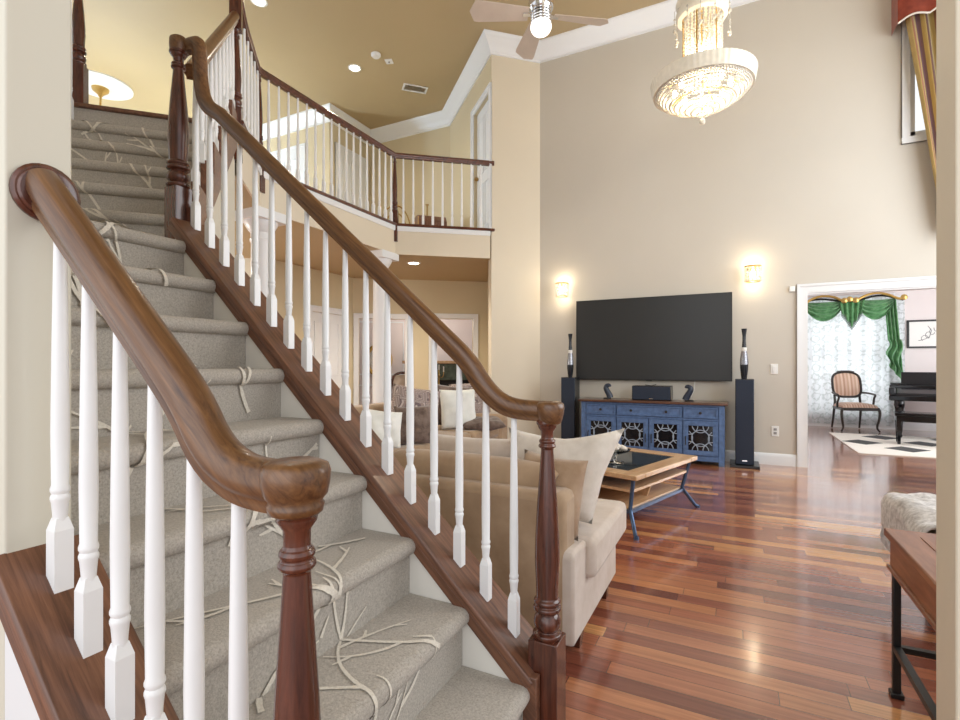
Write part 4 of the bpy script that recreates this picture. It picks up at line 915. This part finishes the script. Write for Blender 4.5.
mb = MB(); mb.prism([(-0.29, -0.03), (-0.2, -0.055), (0, -0.06), (0.2, -0.055), (0.29, -0.03), (0.235, 0.48), (-0.235, 0.48)], xyz, 0.37, 0.425); mb.build('seat_rail', 'chairwood', ch, False, 0.012)
mb = MB()
def seatf(u, v):
    a, b = 2 * u - 1, v; wv = 0.285 - 0.05 * b; e = max(0, 1 - abs(a) ** 4) * max(0, 1 - abs(2 * b - 1) ** 4)
    return Vector((a * wv, -0.05 + 0.52 * b, 0.422 + 0.075 * e ** 0.4))
mb.grid(seatf, 18, 16, 0, False, True); mb.build('seat_cushion', 'chairfab', ch, False, 0, None, 80)
def backpt(a, r, yo):
    x = 0.225 * r * math.copysign(abs(cos(a)) ** 0.55, cos(a)); z = 0.80 + 0.215 * r * math.copysign(abs(sin(a)) ** 0.55, sin(a)) + 0.025 * r * max(0, sin(a)) * (1 - abs(x) / 0.3)
    return Vector((x, 0.44 + (z - 0.5) * 0.22 + yo, z))
mb = MB(); mb.tube([backpt(2 * pi * i / 44, 1, 0) for i in range(44)], 0.021, 8, 0, True)
for sx in (-1, 1): mb.tube([(sx * 0.21, 0.46, 0.41), (sx * 0.2, 0.465, 0.5), (sx * 0.2, 0.49, 0.62)], 0.02, 8)
mb.tube([backpt(R(90 + d), 1.04, -0.005) + Vector((0, 0, 0.008)) for d in range(-22, 23, 4)], 0.016, 8); mb.build('back_frame', 'chairwood', ch)
mb = MB()
for yo, sg in ((-0.028, -1), (0.022, 1)):
    mb.grid(lambda u, v, yo=yo, sg=sg: backpt(2 * pi * u, 0.96 * v, 0) + Vector((0, yo * (1 - v ** 3), 0)), 36, 6)
mb.uv = {i: (p.x * 1.2 + 0.5, p.z) for i, p in enumerate(mb.v)}
mb.build('back_cushion', 'chairfab', ch, False, 0, None, 80)
for sx in (-1, 1):
    mb = MB(); mb.tube(smooth([(sx * 0.215, 0.52, 0.66), (sx * 0.27, 0.40, 0.665), (sx * 0.295, 0.22, 0.65), (sx * 0.285, 0.10, 0.64), (sx * 0.265, 0.12, 0.58), (sx * 0.28, 0.16, 0.5), (sx * 0.27, 0.18, 0.41)], 2), 0.017, 8); mb.build('armrest', 'chairwood', ch)
# lace curtain and green swags
lc = thing('lace_curtain', 'white patterned lace curtain hanging to the floor in the piano room', 'curtain', (1.95, 11.4, 0))
mb = MB(); mb.grid(lambda u, v: Vector((1.2 + 1.55 * u, 11.42 + 0.022 * sin(46 * u) + 0.01 * sin(95 * u + 2), 0.06 + 2.34 * v)), 130, 4); mb.build('lace_cloth', 'lace', lc, True, 0, None, 80)
mb = MB(); mb.tube([(1.15, 11.41, 2.41), (2.8, 11.41, 2.41)], 0.012, 8); mb.build('rod', 'plastic', lc, True)
vl = thing('swag_valance', 'green swag valance on a gilt scrolled rod over the lace curtain', 'valance', (1.95, 11.3, 2.3))
def swag(xa, xb, z, drop):
    return lambda u, v: Vector((xa + (xb - xa) * (u + 0.0 * v), 11.28 - 0.05 * sin(pi * u) - 0.025 * sin(v * 26), z - 0.05 * v - (0.06 + drop * v) * 4 * u * (1 - u) * (0.35 + 0.65 * v)))
for xa, xb in ((1.16, 1.86), (1.98, 2.58)):
    mb = MB(); mb.grid(swag(xa, xb, 2.36, 0.27), 24, 30); mb.build('swag', 'green', vl, True, 0, None, 80)
mb = MB(); mb.grid(lambda u, v: Vector((1.74 + 0.4 * u * (1 - 0.25 * v) + 0.05 * v, 11.24 - 0.02 * sin(28 * u), 2.36 - v * (0.50 - 0.26 * abs(2 * u - 1)))), 26, 8); mb.build('jabot', 'green', vl, True, 0, None, 80)
mb = MB()
for i in range(20):
    u = i / 19; x = 1.79 + 0.3 * u; z = 2.36 - (0.50 - 0.26 * abs(2 * u - 1)); mb.tube([(x, 11.24, z + 0.04), (x, 11.237, z - 0.06)], [0.008, 0.006], 5)
mb.build('fringe', 'fringe', vl, True)
mb = MB(); mb.grid(lambda u, v: Vector((2.42 + 0.17 * u + 0.06 * v * u + 0.05 * v, 11.28 - 0.03 * sin(22 * u) * (1 - 0.3 * v), 2.33 - v * (1.45 - 0.75 * (1 - u)))), 22, 12); mb.build('tail', 'green', vl, True, 0, None, 80)
mb = MB(); mb.grid(lambda u, v: Vector((2.46 + 0.2 * u + 0.03 * sin(9 * v), 11.25 - 0.04 * sin(16 * u + 2 * v), 1.62 - v * (0.75 - 0.3 * (1 - u)))), 16, 12); mb.build('tail', 'green', vl, True, 0, None, 80)
mb = MB()
for s0_, s1_ in ((1.15, 1.83), (1.97, 2.66)):
    mb.tube(smooth([(s0_ + (s1_ - s0_) * t, 11.2, 2.36 + h) for t, h in ((0, 0.0), (0.12, -0.03), (0.2, 0.03), (0.45, 0.10), (0.75, 0.07), (0.92, 0.0), (0.98, -0.02), (1.0, 0.03))] if s0_ < 1.5 else [(s0_ + (s1_ - s0_) * t, 11.2, 2.36 + h) for t, h in ((0, 0.03), (0.02, -0.02), (0.08, 0.0), (0.25, 0.07), (0.5, 0.11), (0.75, 0.05), (0.9, -0.02), (1.0, -0.02), (1.03, 0.04))], 2), 0.022, 8)
for x, z in ((1.82, 2.35), (1.99, 2.35), (2.68, 2.36), (1.9, 2.37)): mb.lathe([(0.02, -0.03), (0.05, -0.01), (0.05, 0.01), (0.02, 0.03)], (x, 11.19, z), 14, 0, 'Y')
mb.build('gilt_rod', 'gold', vl, True)
mb = MB(); mb.tube(smooth([(1.15, 11.23, 2.33), (1.4, 11.23, 2.42), (1.8, 11.23, 2.34)], 2), 0.02, 6); mb.tube(smooth([(2.02, 11.23, 2.34), (2.35, 11.23, 2.44), (2.68, 11.23, 2.32)], 2), 0.02, 6); mb.build('dark_rod', 'iron', vl, True)
# picture
pc = thing('framed_picture', 'black framed line drawing on the piano room wall', 'picture', (3.1, 11.49, 1.72))
mb = MB()
for a in ((2.79, 3.42, 1.47, 1.50), (2.79, 3.42, 1.94, 1.97), (2.79, 2.82, 1.50, 1.94), (3.39, 3.42, 1.50, 1.94)): mb.box((a[0], 11.47, a[2]), (a[1], 11.499, a[3]))
mb.build('frame', 'iron', pc, True, 0.003)
mb = MB(); mb.box((2.82, 11.485, 1.50), (3.39, 11.497, 1.94)); mb.build('paper', 'paper', pc, True)
mb = MB(); cxp, czp = 3.1, 1.72
for k in range(4):
    mb.tube([(cxp + 0.05 * k - 0.06 + 0.05 * cos(a) * (1 - k * 0.15), 11.484, czp - 0.08 + 0.06 * k + 0.055 * sin(a)) for a in [i * 0.5 + k for i in range(9)]], 0.004, 5)
mb.tube([(2.95, 11.484, 1.6), (3.02, 11.484, 1.62), (3.1, 11.484, 1.66), (3.13, 11.484, 1.78), (3.08, 11.484, 1.86)], 0.0045, 5); mb.build('line_drawing', 'ink', pc, True)
# piano and bench
pn = thing('grand_piano', 'black grand piano at the right edge of the piano room', 'piano', (2.17, 9.84, 0.013), R(-14))
mb = MB(); mb.box((0.0, 0.0, 0.60), (1.5, 0.32, 0.68)); mb.build('key_bed', 'piano', pn, False, 0.012)
mb = MB(); mb.box((0.0, 0.25, 0.60), (1.5, 1.5, 0.84)); mb.build('case', 'piano', pn, False, 0.015)
mb = MB(); mb.box((0.0, 0.0, 0.68), (0.08, 0.32, 0.80)); mb.box((1.42, 0.0, 0.68), (1.5, 0.32, 0.80)); mb.build('arm', 'piano', pn, False, 0.015)
mb = MB(); mb.hexa([(0.085, 0.02, 0.682), (1.415, 0.02, 0.682), (1.415, 0.24, 0.682), (0.085, 0.24, 0.682)], [(0.085, 0.035, 0.715), (1.415, 0.035, 0.715), (1.415, 0.24, 0.80), (0.085, 0.24, 0.80)]); mb.build('fallboard', 'piano', pn, False, 0.006)
mb = MB(); mb.hexa([(0.14, 0.36, 0.84), (1.36, 0.36, 0.84), (1.36, 0.38, 0.84), (0.14, 0.38, 0.84)], [(0.14, 0.42, 1.04), (1.36, 0.42, 1.04), (1.36, 0.44, 1.04), (0.14, 0.44, 1.04)]); mb.build('music_desk', 'piano', pn, False, 0.006)
mb = MB(); mb.box((0.0, 0.5, 0.84), (1.5, 1.5, 0.865)); mb.build('lid', 'piano', pn, False, 0.006)
for x, y in ((0.12, 0.32), (1.38, 0.32), (0.75, 1.3)):
    mb = MB(); mb.lathe([(0.03, 0.0), (0.04, 0.03), (0.03, 0.06), (0.04, 0.10), (0.055, 0.45), (0.07, 0.52), (0.06, 0.60)], (x, y, 0), 12); mb.build('leg', 'piano', pn)
mb = MB(); mb.box((0.70, 0.42, 0.06), (0.80, 0.50, 0.60)); mb.box((0.64, 0.36, 0.05), (0.86, 0.52, 0.11)); mb.build('pedal_lyre', 'piano', pn)
pb = thing('piano_bench', 'black piano bench standing on the rug before the piano', 'bench', (2.12, 9.22, 0.003), R(-10))
mb = MB(); mb.box((-0.02, -0.02, 0.42), (0.92, 0.36, 0.47)); mb.build('seat', 'piano', pb, False, 0.012)
mb = MB(); mb.box((0.0, 0.0, 0.34), (0.90, 0.34, 0.42)); mb.build('bench_box', 'piano', pb, False, 0.006)
for x in (0.03, 0.87):
    for y in (0.03, 0.31): mb = MB(); mb.hexa([(x - 0.018, y - 0.018, 0.012), (x + 0.018, y - 0.018, 0.012), (x + 0.018, y + 0.018, 0.012), (x - 0.018, y + 0.018, 0.012)], [(x - 0.03, y - 0.03, 0.35), (x + 0.03, y - 0.03, 0.35), (x + 0.03, y + 0.03, 0.35), (x - 0.03, y + 0.03, 0.35)]); mb.build('leg', 'piano', pb, False, 0.004)
# rug
mb = MB(); mb.box((1.47, 8.08, 0.001), (3.7, 10.36, 0.012))
for dx_, dy_ in ((1.72, 9.25), (2.12, 8.72), (2.5, 9.45), (3.0, 8.75), (3.32, 9.35), (2.1, 9.98), (2.95, 10.0)): mb.prism([(dx_ - 0.25, dy_), (dx_, dy_ - 0.27), (dx_ + 0.25, dy_), (dx_, dy_ + 0.27)], xyz, 0.011, 0.0145, 1)
tag(mb.build('rug', ['ruglight', 'rugdark']), 'cream rug with black diamonds on the piano room floor', 'rug')

# ------------------------------------------------------------------ chandelier, fan, ceiling fittings
M['beads'] = None
bm_, bnt, bb = mat('lit_crystal_beads'); bb.inputs['Base Color'].default_value = (0.95, 0.9, 0.8, 1); bb.inputs['Roughness'].default_value = 0.08
bb.inputs['Transmission Weight'].default_value = 0.55; bb.inputs['Coat Weight'].default_value = 0.5; M['beads'] = bm_
M['porcelain'] = paint('cream_crystal_band', srgb(242, 236, 220), 0.25, 0.05, 30)
cx_, cy_, cz_ = -0.236, 4.70, 3.565
chd = thing('chandelier', 'lit crystal basket chandelier hanging from the high ceiling', 'chandelier', (cx_, cy_, ZC))
def at(p): return (cx_ + p[0], cy_ + p[1], cz_ + p[2])
Rr = 0.40
mb = MB(); mb.lathe([(Rr - 0.03, -0.05), (Rr + 0.0, -0.055), (Rr + 0.012, 0.0), (Rr + 0.02, 0.055), (Rr - 0.015, 0.068), (Rr - 0.03, 0.02)], (cx_, cy_, cz_), 224); mb.f = mb.f[:-2]; mb.m = mb.m[:-2]
for p in mb.v: k_ = 1 + 0.004 * cos(56 * math.atan2(p.y - cy_, p.x - cx_)); p.x = cx_ + (p.x - cx_) * k_; p.y = cy_ + (p.y - cy_) * k_
mb.build('top_band', 'porcelain', chd, True)
for j in range(12):
    mb = MB(); t = j / 11; r = Rr * 0.93 * cos(t * pi / 2 * 0.93); z = -0.05 - 0.20 * t ** 1.25; n = max(10, int(2 * pi * r / 0.024))
    for i in range(n): a = 2 * pi * (i + 0.5 * (j % 2)) / n; mb.ball(at((r * cos(a), r * sin(a), z)), 0.0118, 6, 4)
    mb.tube([at((r * cos(a), r * sin(a), z)) for a in [2 * pi * i / 36 for i in range(36)]], 0.004, 5, 0, True); mb.build('bead_ring', 'beads', chd, True)
mb = MB()
for j in (0, 3, 6, 9):
    t = j / 10; r = Rr * 0.93 * cos(t * pi / 2 * 0.93); z = -0.05 - 0.20 * t ** 1.25
    mb.tube([at((r * cos(a), r * sin(a), z + 0.006)) for a in [2 * pi * i / 36 for i in range(36)]], 0.004, 5, 0, True)
mb.tube([at((0, 0, 2.18)), at((0, 0, -0.24))], 0.01, 8)
for k in range(6):
    a = 2 * pi * k / 6 + 0.3; mb.tube([at((0.155 * cos(a), 0.155 * sin(a), 0.60)), at((0.155 * cos(a), 0.155 * sin(a), 0.03)), at((Rr * cos(a), Rr * sin(a), 0.0))], 0.007, 6)
mb.lathe([(0.09, 2.12), (0.085, 2.15), (0.03, 2.18)], (cx_, cy_, cz_), 16); mb.build('gilt_frame', 'gold', chd, True)
for i in range(26):
    a = 2 * pi * i / 26; mb = MB(); px_, py_, pz_ = at((0.15 * cos(a), 0.15 * sin(a), 0))
    mb.lathe([q for j in range(20) for q in ((0.003, 0.598 - 0.029 * j), (0.0125, 0.588 - 0.029 * j), (0.0125, 0.580 - 0.029 * j))] + [(0.003, 0.02)], (px_, py_, pz_), 7); mb.build('bead_strand', 'beads', chd, True)
mb = MB(); mb.lathe([(0.17, 0.56), (0.20, 0.575), (0.215, 0.62), (0.20, 0.67), (0.215, 0.72), (0.19, 0.78), (0.16, 0.8)], (cx_, cy_, cz_), 28); mb.f = mb.f[:-2]; mb.m = mb.m[:-2]; mb.build('crown_band', 'porcelain', chd, True)
for i in range(12):
    a = 2 * pi * i / 12; r = 0.245 if i % 2 else 0.21; zb = 0.40 + 0.05 * (i % 3)
    mb = MB(); mb.tube([at((0.20 * cos(a), 0.20 * sin(a), 0.66)), at((r * cos(a), r * sin(a), 0.62)), at((r * cos(a), r * sin(a), zb))], 0.0025, 5)
    for z in (zb + 0.10, zb + 0.06): mb.ball(at((r * cos(a), r * sin(a), z)), 0.009, 6, 5)
    mb.ball(at((r * cos(a), r * sin(a), zb)), (0.015, 0.015, 0.02), 8, 6); mb.build('crystal_drop', 'beads', chd, True)
mb = MB(); mb.ball(at((0, 0, -0.315)), 0.026, 12, 8); mb.tube([at((0, 0, -0.24)), at((0, 0, -0.29))], 0.004, 5); mb.build('ball_drop', 'beads', chd, True)
for k in range(12):
    a = 2 * pi * k / 8 if k < 8 else 2 * pi * k / 4; r, z = (0.22, -0.03) if k < 8 else (0.07, 0.25)
    mb = MB(); mb.ball(at((r * cos(a), r * sin(a), z)), (0.022, 0.022, 0.035), 8, 6); mb.build('bulb', 'bulb', chd, True)
light('chandelier_light', 'POINT', at((0, 0, -0.02)), 18, (1, 0.88, 0.7), 0.15)
light('chandelier_column_light', 'POINT', at((0, 0, 0.3)), 6, (1, 0.88, 0.7), 0.06)
# ceiling fan
fx, fy, fz = -1.87, 5.17, 4.95
fan = thing('ceiling_fan', 'three-blade ceiling fan with chrome cage and white globe', 'ceiling fan', (fx, fy, ZC))
mb = MB(); mb.lathe([(0.02, 0.3), (0.02, ZC - fz - 0.06), (0.07, ZC - fz - 0.05), (0.075, ZC - fz)], (fx, fy, fz), 20); mb.build('downrod', 'chrome', fan, True)
mb = MB(); mb.lathe([(0.10, 0.06), (0.13, 0.09), (0.14, 0.15), (0.12, 0.22), (0.06, 0.28), (0.02, 0.32)], (fx, fy, fz), 28); mb.build('motor_housing', 'chrome', fan, True)
mb = MB()
for z in (-0.06, -0.03, 0.0, 0.03, 0.06): mb.tube([(fx + 0.105 * cos(a), fy + 0.105 * sin(a), fz + z) for a in [2 * pi * i / 28 for i in range(28)]], 0.008, 6, 0, True)
for k in range(6): a = pi * k / 3; mb.tube([(fx + 0.105 * cos(a), fy + 0.105 * sin(a), fz - 0.07), (fx + 0.105 * cos(a), fy + 0.105 * sin(a), fz + 0.08)], 0.006, 6)
mb.lathe([(0.07, -0.06), (0.07, 0.08)], (fx, fy, fz), 20); mb.build('cage', 'chrome', fan, True)
mb = MB(); mb.ball((fx, fy, fz - 0.10), (0.115, 0.115, 0.095), 24, 14); mb.build('globe', 'globe', fan, True)
for tx, ty in ((-2.533, 4.768), (-1.207, 5.652), (-2.282, 5.736)):
    d = Vector((tx - fx, ty - fy, 0)); d.normalize(); n = Vector((-d.y, d.x, 0)); c = Vector((fx, fy, fz + 0.03))
    outline = []
    for i in range(13):
        t = i / 12; outline.append((0.14 + 0.64 * t, (0.075 + 0.05 * t) * (1 if t < 0.86 else sqrt(max(0, 1 - ((t - 0.86) / 0.14) ** 2)))))
    poly = [(s, wv) for s, wv in outline] + [(s, -wv * 0.9) for s, wv in reversed(outline) if wv > 1e-4]
    mb = MB(); mb.prism(poly, lambda a, b, q: c + d * a + n * b + Vector((0, 0, b * 0.34 + q)), -0.005, 0.005); bl = mb.build('fan_blade', 'bladed', fan, True, 0.002)
    mb = MB(); mb.bar(c + d * 0.08, c + d * 0.2 + Vector((0, 0, -0.008)), 0.05, 0.012); mb.build('blade_bracket', 'chrome', bl, True, 0.002)
def downlight(x, y, z, label, energy, sz=0.075):
    t = thing('recessed_light', label, 'ceiling light', (x, y, z), 0, 'recessed ceiling lights')
    mb = MB(); mb.lathe([(sz + 0.025, 0), (sz + 0.025, -0.006), (sz, -0.008), (sz - 0.004, -0.002)], (0, 0, 0), 24); mb.build('trim_ring', 'plastic', t)
    mb = MB(); mb.lathe([(sz - 0.004, -0.0015), (sz - 0.004, -0.004)], (0, 0, 0), 24); mb.build('lens', 'lamp', t)
    light('recessed_lamp', 'SPOT', (x, y, z - 0.03), energy, (1, 0.9, 0.74), 0.06, None, (0, 0, 0), R(150))
downlight(-5.13, 5.92, ZC, 'lit recessed light in the gold ceiling beside the smoke detector', 60)
downlight(-5.25, 4.30, ZC, 'lit recessed light in the ceiling above the balcony rail at the top of the picture', 60)
downlight(-4.12, 6.02, ZS, 'lit recessed light in the low ceiling under the balcony', 100)
downlight(-5.2, 3.2, ZS, 'unseen added recessed light in the low ceiling behind the near column', 100)  # added out of view to brighten the lower hall
mb = MB(); mb.lathe([(0.07, 0), (0.07, -0.02), (0.055, -0.04), (0.03, -0.043)], (0, 0, 0), 24); o = mb.build('smoke_detector', 'plastic'); o.location = (-4.63, 5.8, ZC); tag(o, 'round white smoke detector on the gold ceiling', 'smoke detector')
t = thing('ceiling_sensor', 'small square white plate on the ceiling next to the smoke detector', 'sensor', (-4.56, 6.02, ZC), R(20))
mb = MB(); mb.box((-0.055, -0.055, -0.012), (0.055, 0.055, 0)); mb.build('cover_plate', 'plastic', t, False, 0.003)
mb = MB(); mb.ball((0, 0, -0.014), 0.014, 8, 6); mb.build('sensor_lens', 'socket', t)
t = thing('ceiling_vent', 'white rectangular air vent in the gold ceiling', 'vent', (-4.63, 6.8, ZC), R(45))
mb = MB()
for a in ((-0.20, 0.20, -0.10, -0.075), (-0.20, 0.20, 0.075, 0.10), (-0.20, -0.17, -0.075, 0.075), (0.17, 0.20, -0.075, 0.075)): mb.box((a[0], a[2], -0.012), (a[1], a[3], 0))
mb.build('vent_frame', 'plastic', t, False, 0.002)
mb = MB()
for i in range(7): y = -0.066 + 0.022 * i; mb.hexa([(-0.17, y - 0.01, -0.011), (0.17, y - 0.01, -0.011), (0.17, y + 0.006, -0.001), (-0.17, y + 0.006, -0.001)], [(-0.17, y - 0.008, -0.011), (0.17, y - 0.008, -0.011), (0.17, y + 0.008, -0.001), (-0.17, y + 0.008, -0.001)])
mb.build('slats', 'plastic', t)
# ceiling medallion with hanging lamp in the far stair hall
mx_, my_ = -9.1, 4.43
md = thing('ceiling_medallion_lamp', 'small brass pendant lamp on a white ceiling medallion in the far hall', 'pendant lamp', (mx_, my_, ZC))
mb = MB(); mb.lathe([(0.44, 0), (0.44, -0.02), (0.41, -0.035), (0.33, -0.03), (0.3, -0.045), (0.16, -0.04), (0.12, -0.06), (0.02, -0.06)], (mx_, my_, ZC), 48); mb.build('medallion', 'white', md, True)
mb = MB(); mb.lathe([(0.12, -0.06), (0.11, -0.1), (0.04, -0.16), (0.02, -0.2)], (mx_, my_, ZC), 20); mb.build('canopy', 'gold', md, True)
mb = MB(); mb.tube([(mx_, my_, ZC - 0.18), (mx_ + 0.015, my_, ZC - 0.9), (mx_, my_, ZC - 1.85)], 0.014, 8); mb.build('chain', 'gold', md, True)
mb = MB(); mb.ball((mx_, my_, ZC - 1.95), (0.16, 0.16, 0.13), 16, 10); mb.build('lamp_shade', 'globe', md, True)
light('stair_hall_fill', 'POINT', (mx_, my_, ZC - 2.2), 340, (0.64, 0.81, 1.0), 0.2)  # cool daylight fill added at the pendant so the gold ceiling turns cream

light('dining_room_fill', 'POINT', (-5.6, 8.6, 2.2), 26, (1, 0.94, 0.85), 0.2)  # added fill without a fixture, brightens the room behind the doorways
light('lower_hall_fill', 'POINT', (-6.2, 2.6, 1.9), 85, (1, 0.93, 0.82), 0.2)  # added fill without a fixture, lifts the dark lower hall
# ------------------------------------------------------------------ drapes on the high window
dr = thing('striped_drape', 'gold striped drape swept aside across the high window', 'curtain', (1.9, 6.6, 3.0))
def drape(u, v):
    zt_, zb_ = 5.05, 2.5; z = zt_ + (zb_ - zt_) * v
    left = 1.585 + 0.134 * (4.75 - z); right = 2.25 + 0.02 * v
    return Vector((left + (right - left) * u, 6.60 - 0.05 * sin(u * 34) * (1 - 0.35 * v) - 0.02 * sin(u * 13 + 3 * v), z))
mb = MB(); mb.grid(drape, 80, 24, 0, False, True); mb.build('drape_cloth', 'drape', dr, True, 0, None, 80)
va = thing('red_valance', 'rust red scalloped valance over the high window', 'valance', (1.9, 6.5, 4.9))
def val(u, v):
    x = 1.505 + 1.3 * u; zlow = 4.66 + 0.30 * (u ** 1.2) + 0.035 * abs(sin(u * 16)); return Vector((x, 6.50 - 0.02 * sin(u * 22), 5.25 + (zlow - 5.25) * v))
mb = MB(); mb.grid(val, 60, 8); mb.grid(lambda u, v: Vector((1.505, 6.50 + 0.23 * u, 5.25 - 0.59 * v)), 3, 6); mb.build('valance_cloth', 'redfab', va, True, 0, None, 60)
mb = MB(); mb.tube([val(i / 60, 1.0) + Vector((0, -0.004, -0.006)) for i in range(61)], 0.009, 6); mb.build('piping', 'pillowcream', va, True)

# ------------------------------------------------------------------ lower hall rooms and upper hall furniture
ft = P0 
DV = V2(P0) + DD * 0.62 - DN * 2.1
mr = thing('wall_mirror', 'round gilt framed mirror on the wall seen through the left doorway', 'mirror', (DV.x, DV.y, 1.15))
wc = V2(q0) + DD * 1.93 + DN * 0.02 + Vector((0, 0, 1.28))
mb = MB(); mb.tube([wc + DD * (0.26 * cos(a)) + Vector((0, 0, 0.32 * sin(a))) for a in [2 * pi * i / 32 for i in range(32)]], 0.045, 8, 0, True); mb.build('frame', 'gold', mr, True)
mb = MB(); mb.grid(lambda u, v: wc + DD * (0.24 * v * cos(2 * pi * u)) + Vector((0, 0, 0.30 * v * sin(2 * pi * u))) + DN * 0.004, 32, 2); mb.build('mirror_glass', 'chrome', mr, True, 0, None, 38, False)
kc = thing('dining_chair', 'dark framed upholstered chair inside the left lower doorway', 'chair', (-5.45, 7.62, 0), R(36))
mb = MB(); mb.box((-0.24, -0.24, 0.42), (0.24, 0.24, 0.49)); mb.build('seat', 'chairfab', kc, False, 0.02)
mb = MB(); mb.tube(smooth([(-0.22, 0.24, 0.4), (-0.23, 0.27, 0.8), (-0.15, 0.30, 1.02), (0.15, 0.30, 1.02), (0.23, 0.27, 0.8), (0.22, 0.24, 0.4)], 2), 0.026, 8); mb.build('back_frame', 'newel', kc)
mb = MB(); mb.grid(lambda u, v: Vector((-0.19 + 0.38 * u, 0.262 + 0.03 * v, 0.52 + 0.46 * v)), 6, 6); mb.build('back_cushion', 'sofaside', kc, False, 0, None, 80, True, 0.03)
for x in (-0.21, 0.21):
    for y in (-0.21, 0.21): mb = MB(); mb.tube([(x, y, 0.43), (x * 1.05, y * 1.08, 0)], [0.024, 0.017], 8); mb.build('leg', 'newel', kc)
bc = V2(P0) + DD * 1.82 - DN * 1.75
fp = thing('fireplace', 'green marble fireplace surround seen through the right doorway', 'fireplace', (bc.x, bc.y, 0), math.atan2(DD.y, DD.x))
mb = MB(); mb.box((-0.9, 0, 0), (-0.45, 0.3, 1.2)); mb.box((0.45, 0, 0), (0.9, 0.3, 1.2)); mb.box((-0.9, 0, 0.85), (0.9, 0.3, 1.2)); mb.build('surround', 'stone', fp, False, 0.01)
mb = MB(); mb.box((-0.98, -0.05, 1.2), (0.98, 0.32, 1.26)); mb.build('mantel_shelf', 'ctwood', fp, False, 0.008)
mb = MB(); mb.box((-0.45, 0.2, 0), (0.45, 0.3, 0.85)); mb.build('firebox', 'iron', fp)
cb_ = thing('candelabrum', 'gilt candelabrum standing before the green marble surround', 'candle holder', (bc.x + DN.x * 0.35 - DD.x * 0.25, bc.y + DN.y * 0.35 - DD.y * 0.25, 0.74))
mb = MB(); mb.lathe([(0.07, 0), (0.06, 0.02), (0.015, 0.04), (0.012, 0.2), (0.025, 0.22), (0.01, 0.25), (0.01, 0.33)], (0, 0, 0), 16); mb.build('stem', 'gold', cb_)
for sx in (-1, 1): mb = MB(); mb.tube(smooth([(0, 0, 0.2), (sx * 0.07, 0, 0.17), (sx * 0.11, 0, 0.22), (sx * 0.11, 0, 0.29)], 2), 0.008, 6); mb.build('branch', 'gold', cb_)
for x in (-0.11, 0, 0.11): mb = MB(); mb.lathe([(0.012, 0.29 if x else 0.33), (0.012, 0.40 if x else 0.44)], (x, 0, 0), 10); mb.build('candle', 'ivory', cb_)
kt = thing('sideboard', 'low dark wood table under the gilt candelabrum', 'table', (bc.x + DN.x * 0.35, bc.y + DN.y * 0.35, 0), math.atan2(DD.y, DD.x))
mb = MB(); mb.box((-0.6, -0.2, 0.70), (0.6, 0.2, 0.74)); mb.build('tabletop', 'newel', kt, False, 0.006)
for x in (-0.54, 0.54):
    for y in (-0.15, 0.15): mb = MB(); mb.box((x - 0.025, y - 0.025, 0), (x + 0.025, y + 0.025, 0.70)); mb.build('leg', 'newel', kt)
# upper hall: wire chair and low chest behind the corner newel
wcx, wcy = -5.1, 6.9
uc = thing('hall_chair', 'round-backed metal chair behind the balcony balusters at the corner', 'chair', (wcx, wcy, ZF + 0.001), R(35))
mb = MB(); mb.lathe([(0.24, 0.40), (0.25, 0.43), (0.2, 0.46)], (0, 0, 0), 20); mb.build('seat', 'darkfab', uc)
mb = MB()
for s in (1.0, 0.72): mb.tube([(0.26 * s * cos(R(d)), 0.24 - 0.02 * abs(cos(R(d))), 0.44 + 0.46 * s * sin(R(d))) for d in range(0, 181, 12)], 0.014, 6)
mb.build('back_hoop', 'brass', uc)
for x in (-0.17, 0.17):
    for y in (-0.17, 0.17): mb = MB(); mb.tube([(x, y, 0.41), (x * 1.15, y * 1.15, 0)], 0.014, 6); mb.build('leg', 'brass', uc)
hx, hy = -3.95, 6.75
hc = thing('hall_chest', 'low brown chest with curved top behind the balcony railing', 'chest', (-4.36, 6.78, ZF + 0.001), R(-45))
mb = MB(); mb.prism([(-0.36, 0), (0.36, 0), (0.36, 0.34), (0.29, 0.43), (0.16, 0.47), (-0.16, 0.47), (-0.29, 0.43), (-0.36, 0.34)], lambda a, b, d: (a, d, b), -0.22, 0.22); mb.build('chest_body', 'darkwood', hc, False, 0.01)
mb = MB()
for x in (-0.3, 0, 0.3): mb.box((x - 0.02, -0.225, 0), (x + 0.02, -0.219, 0.4))
mb.build('chest_straps', 'gold', hc)
mb = MB(); mb.lathe([(0.05, 0), (0.05, 0.02), (0.014, 0.04), (0.014, 0.22), (0.03, 0.25)], (0, 0, 0), 12); o = mb.build('candlestick', 'brass'); o.location = (-4.42, 6.84, ZF + 0.474); tag(o, 'thin brass candlestick standing on the brown hall chest', 'candlestick')
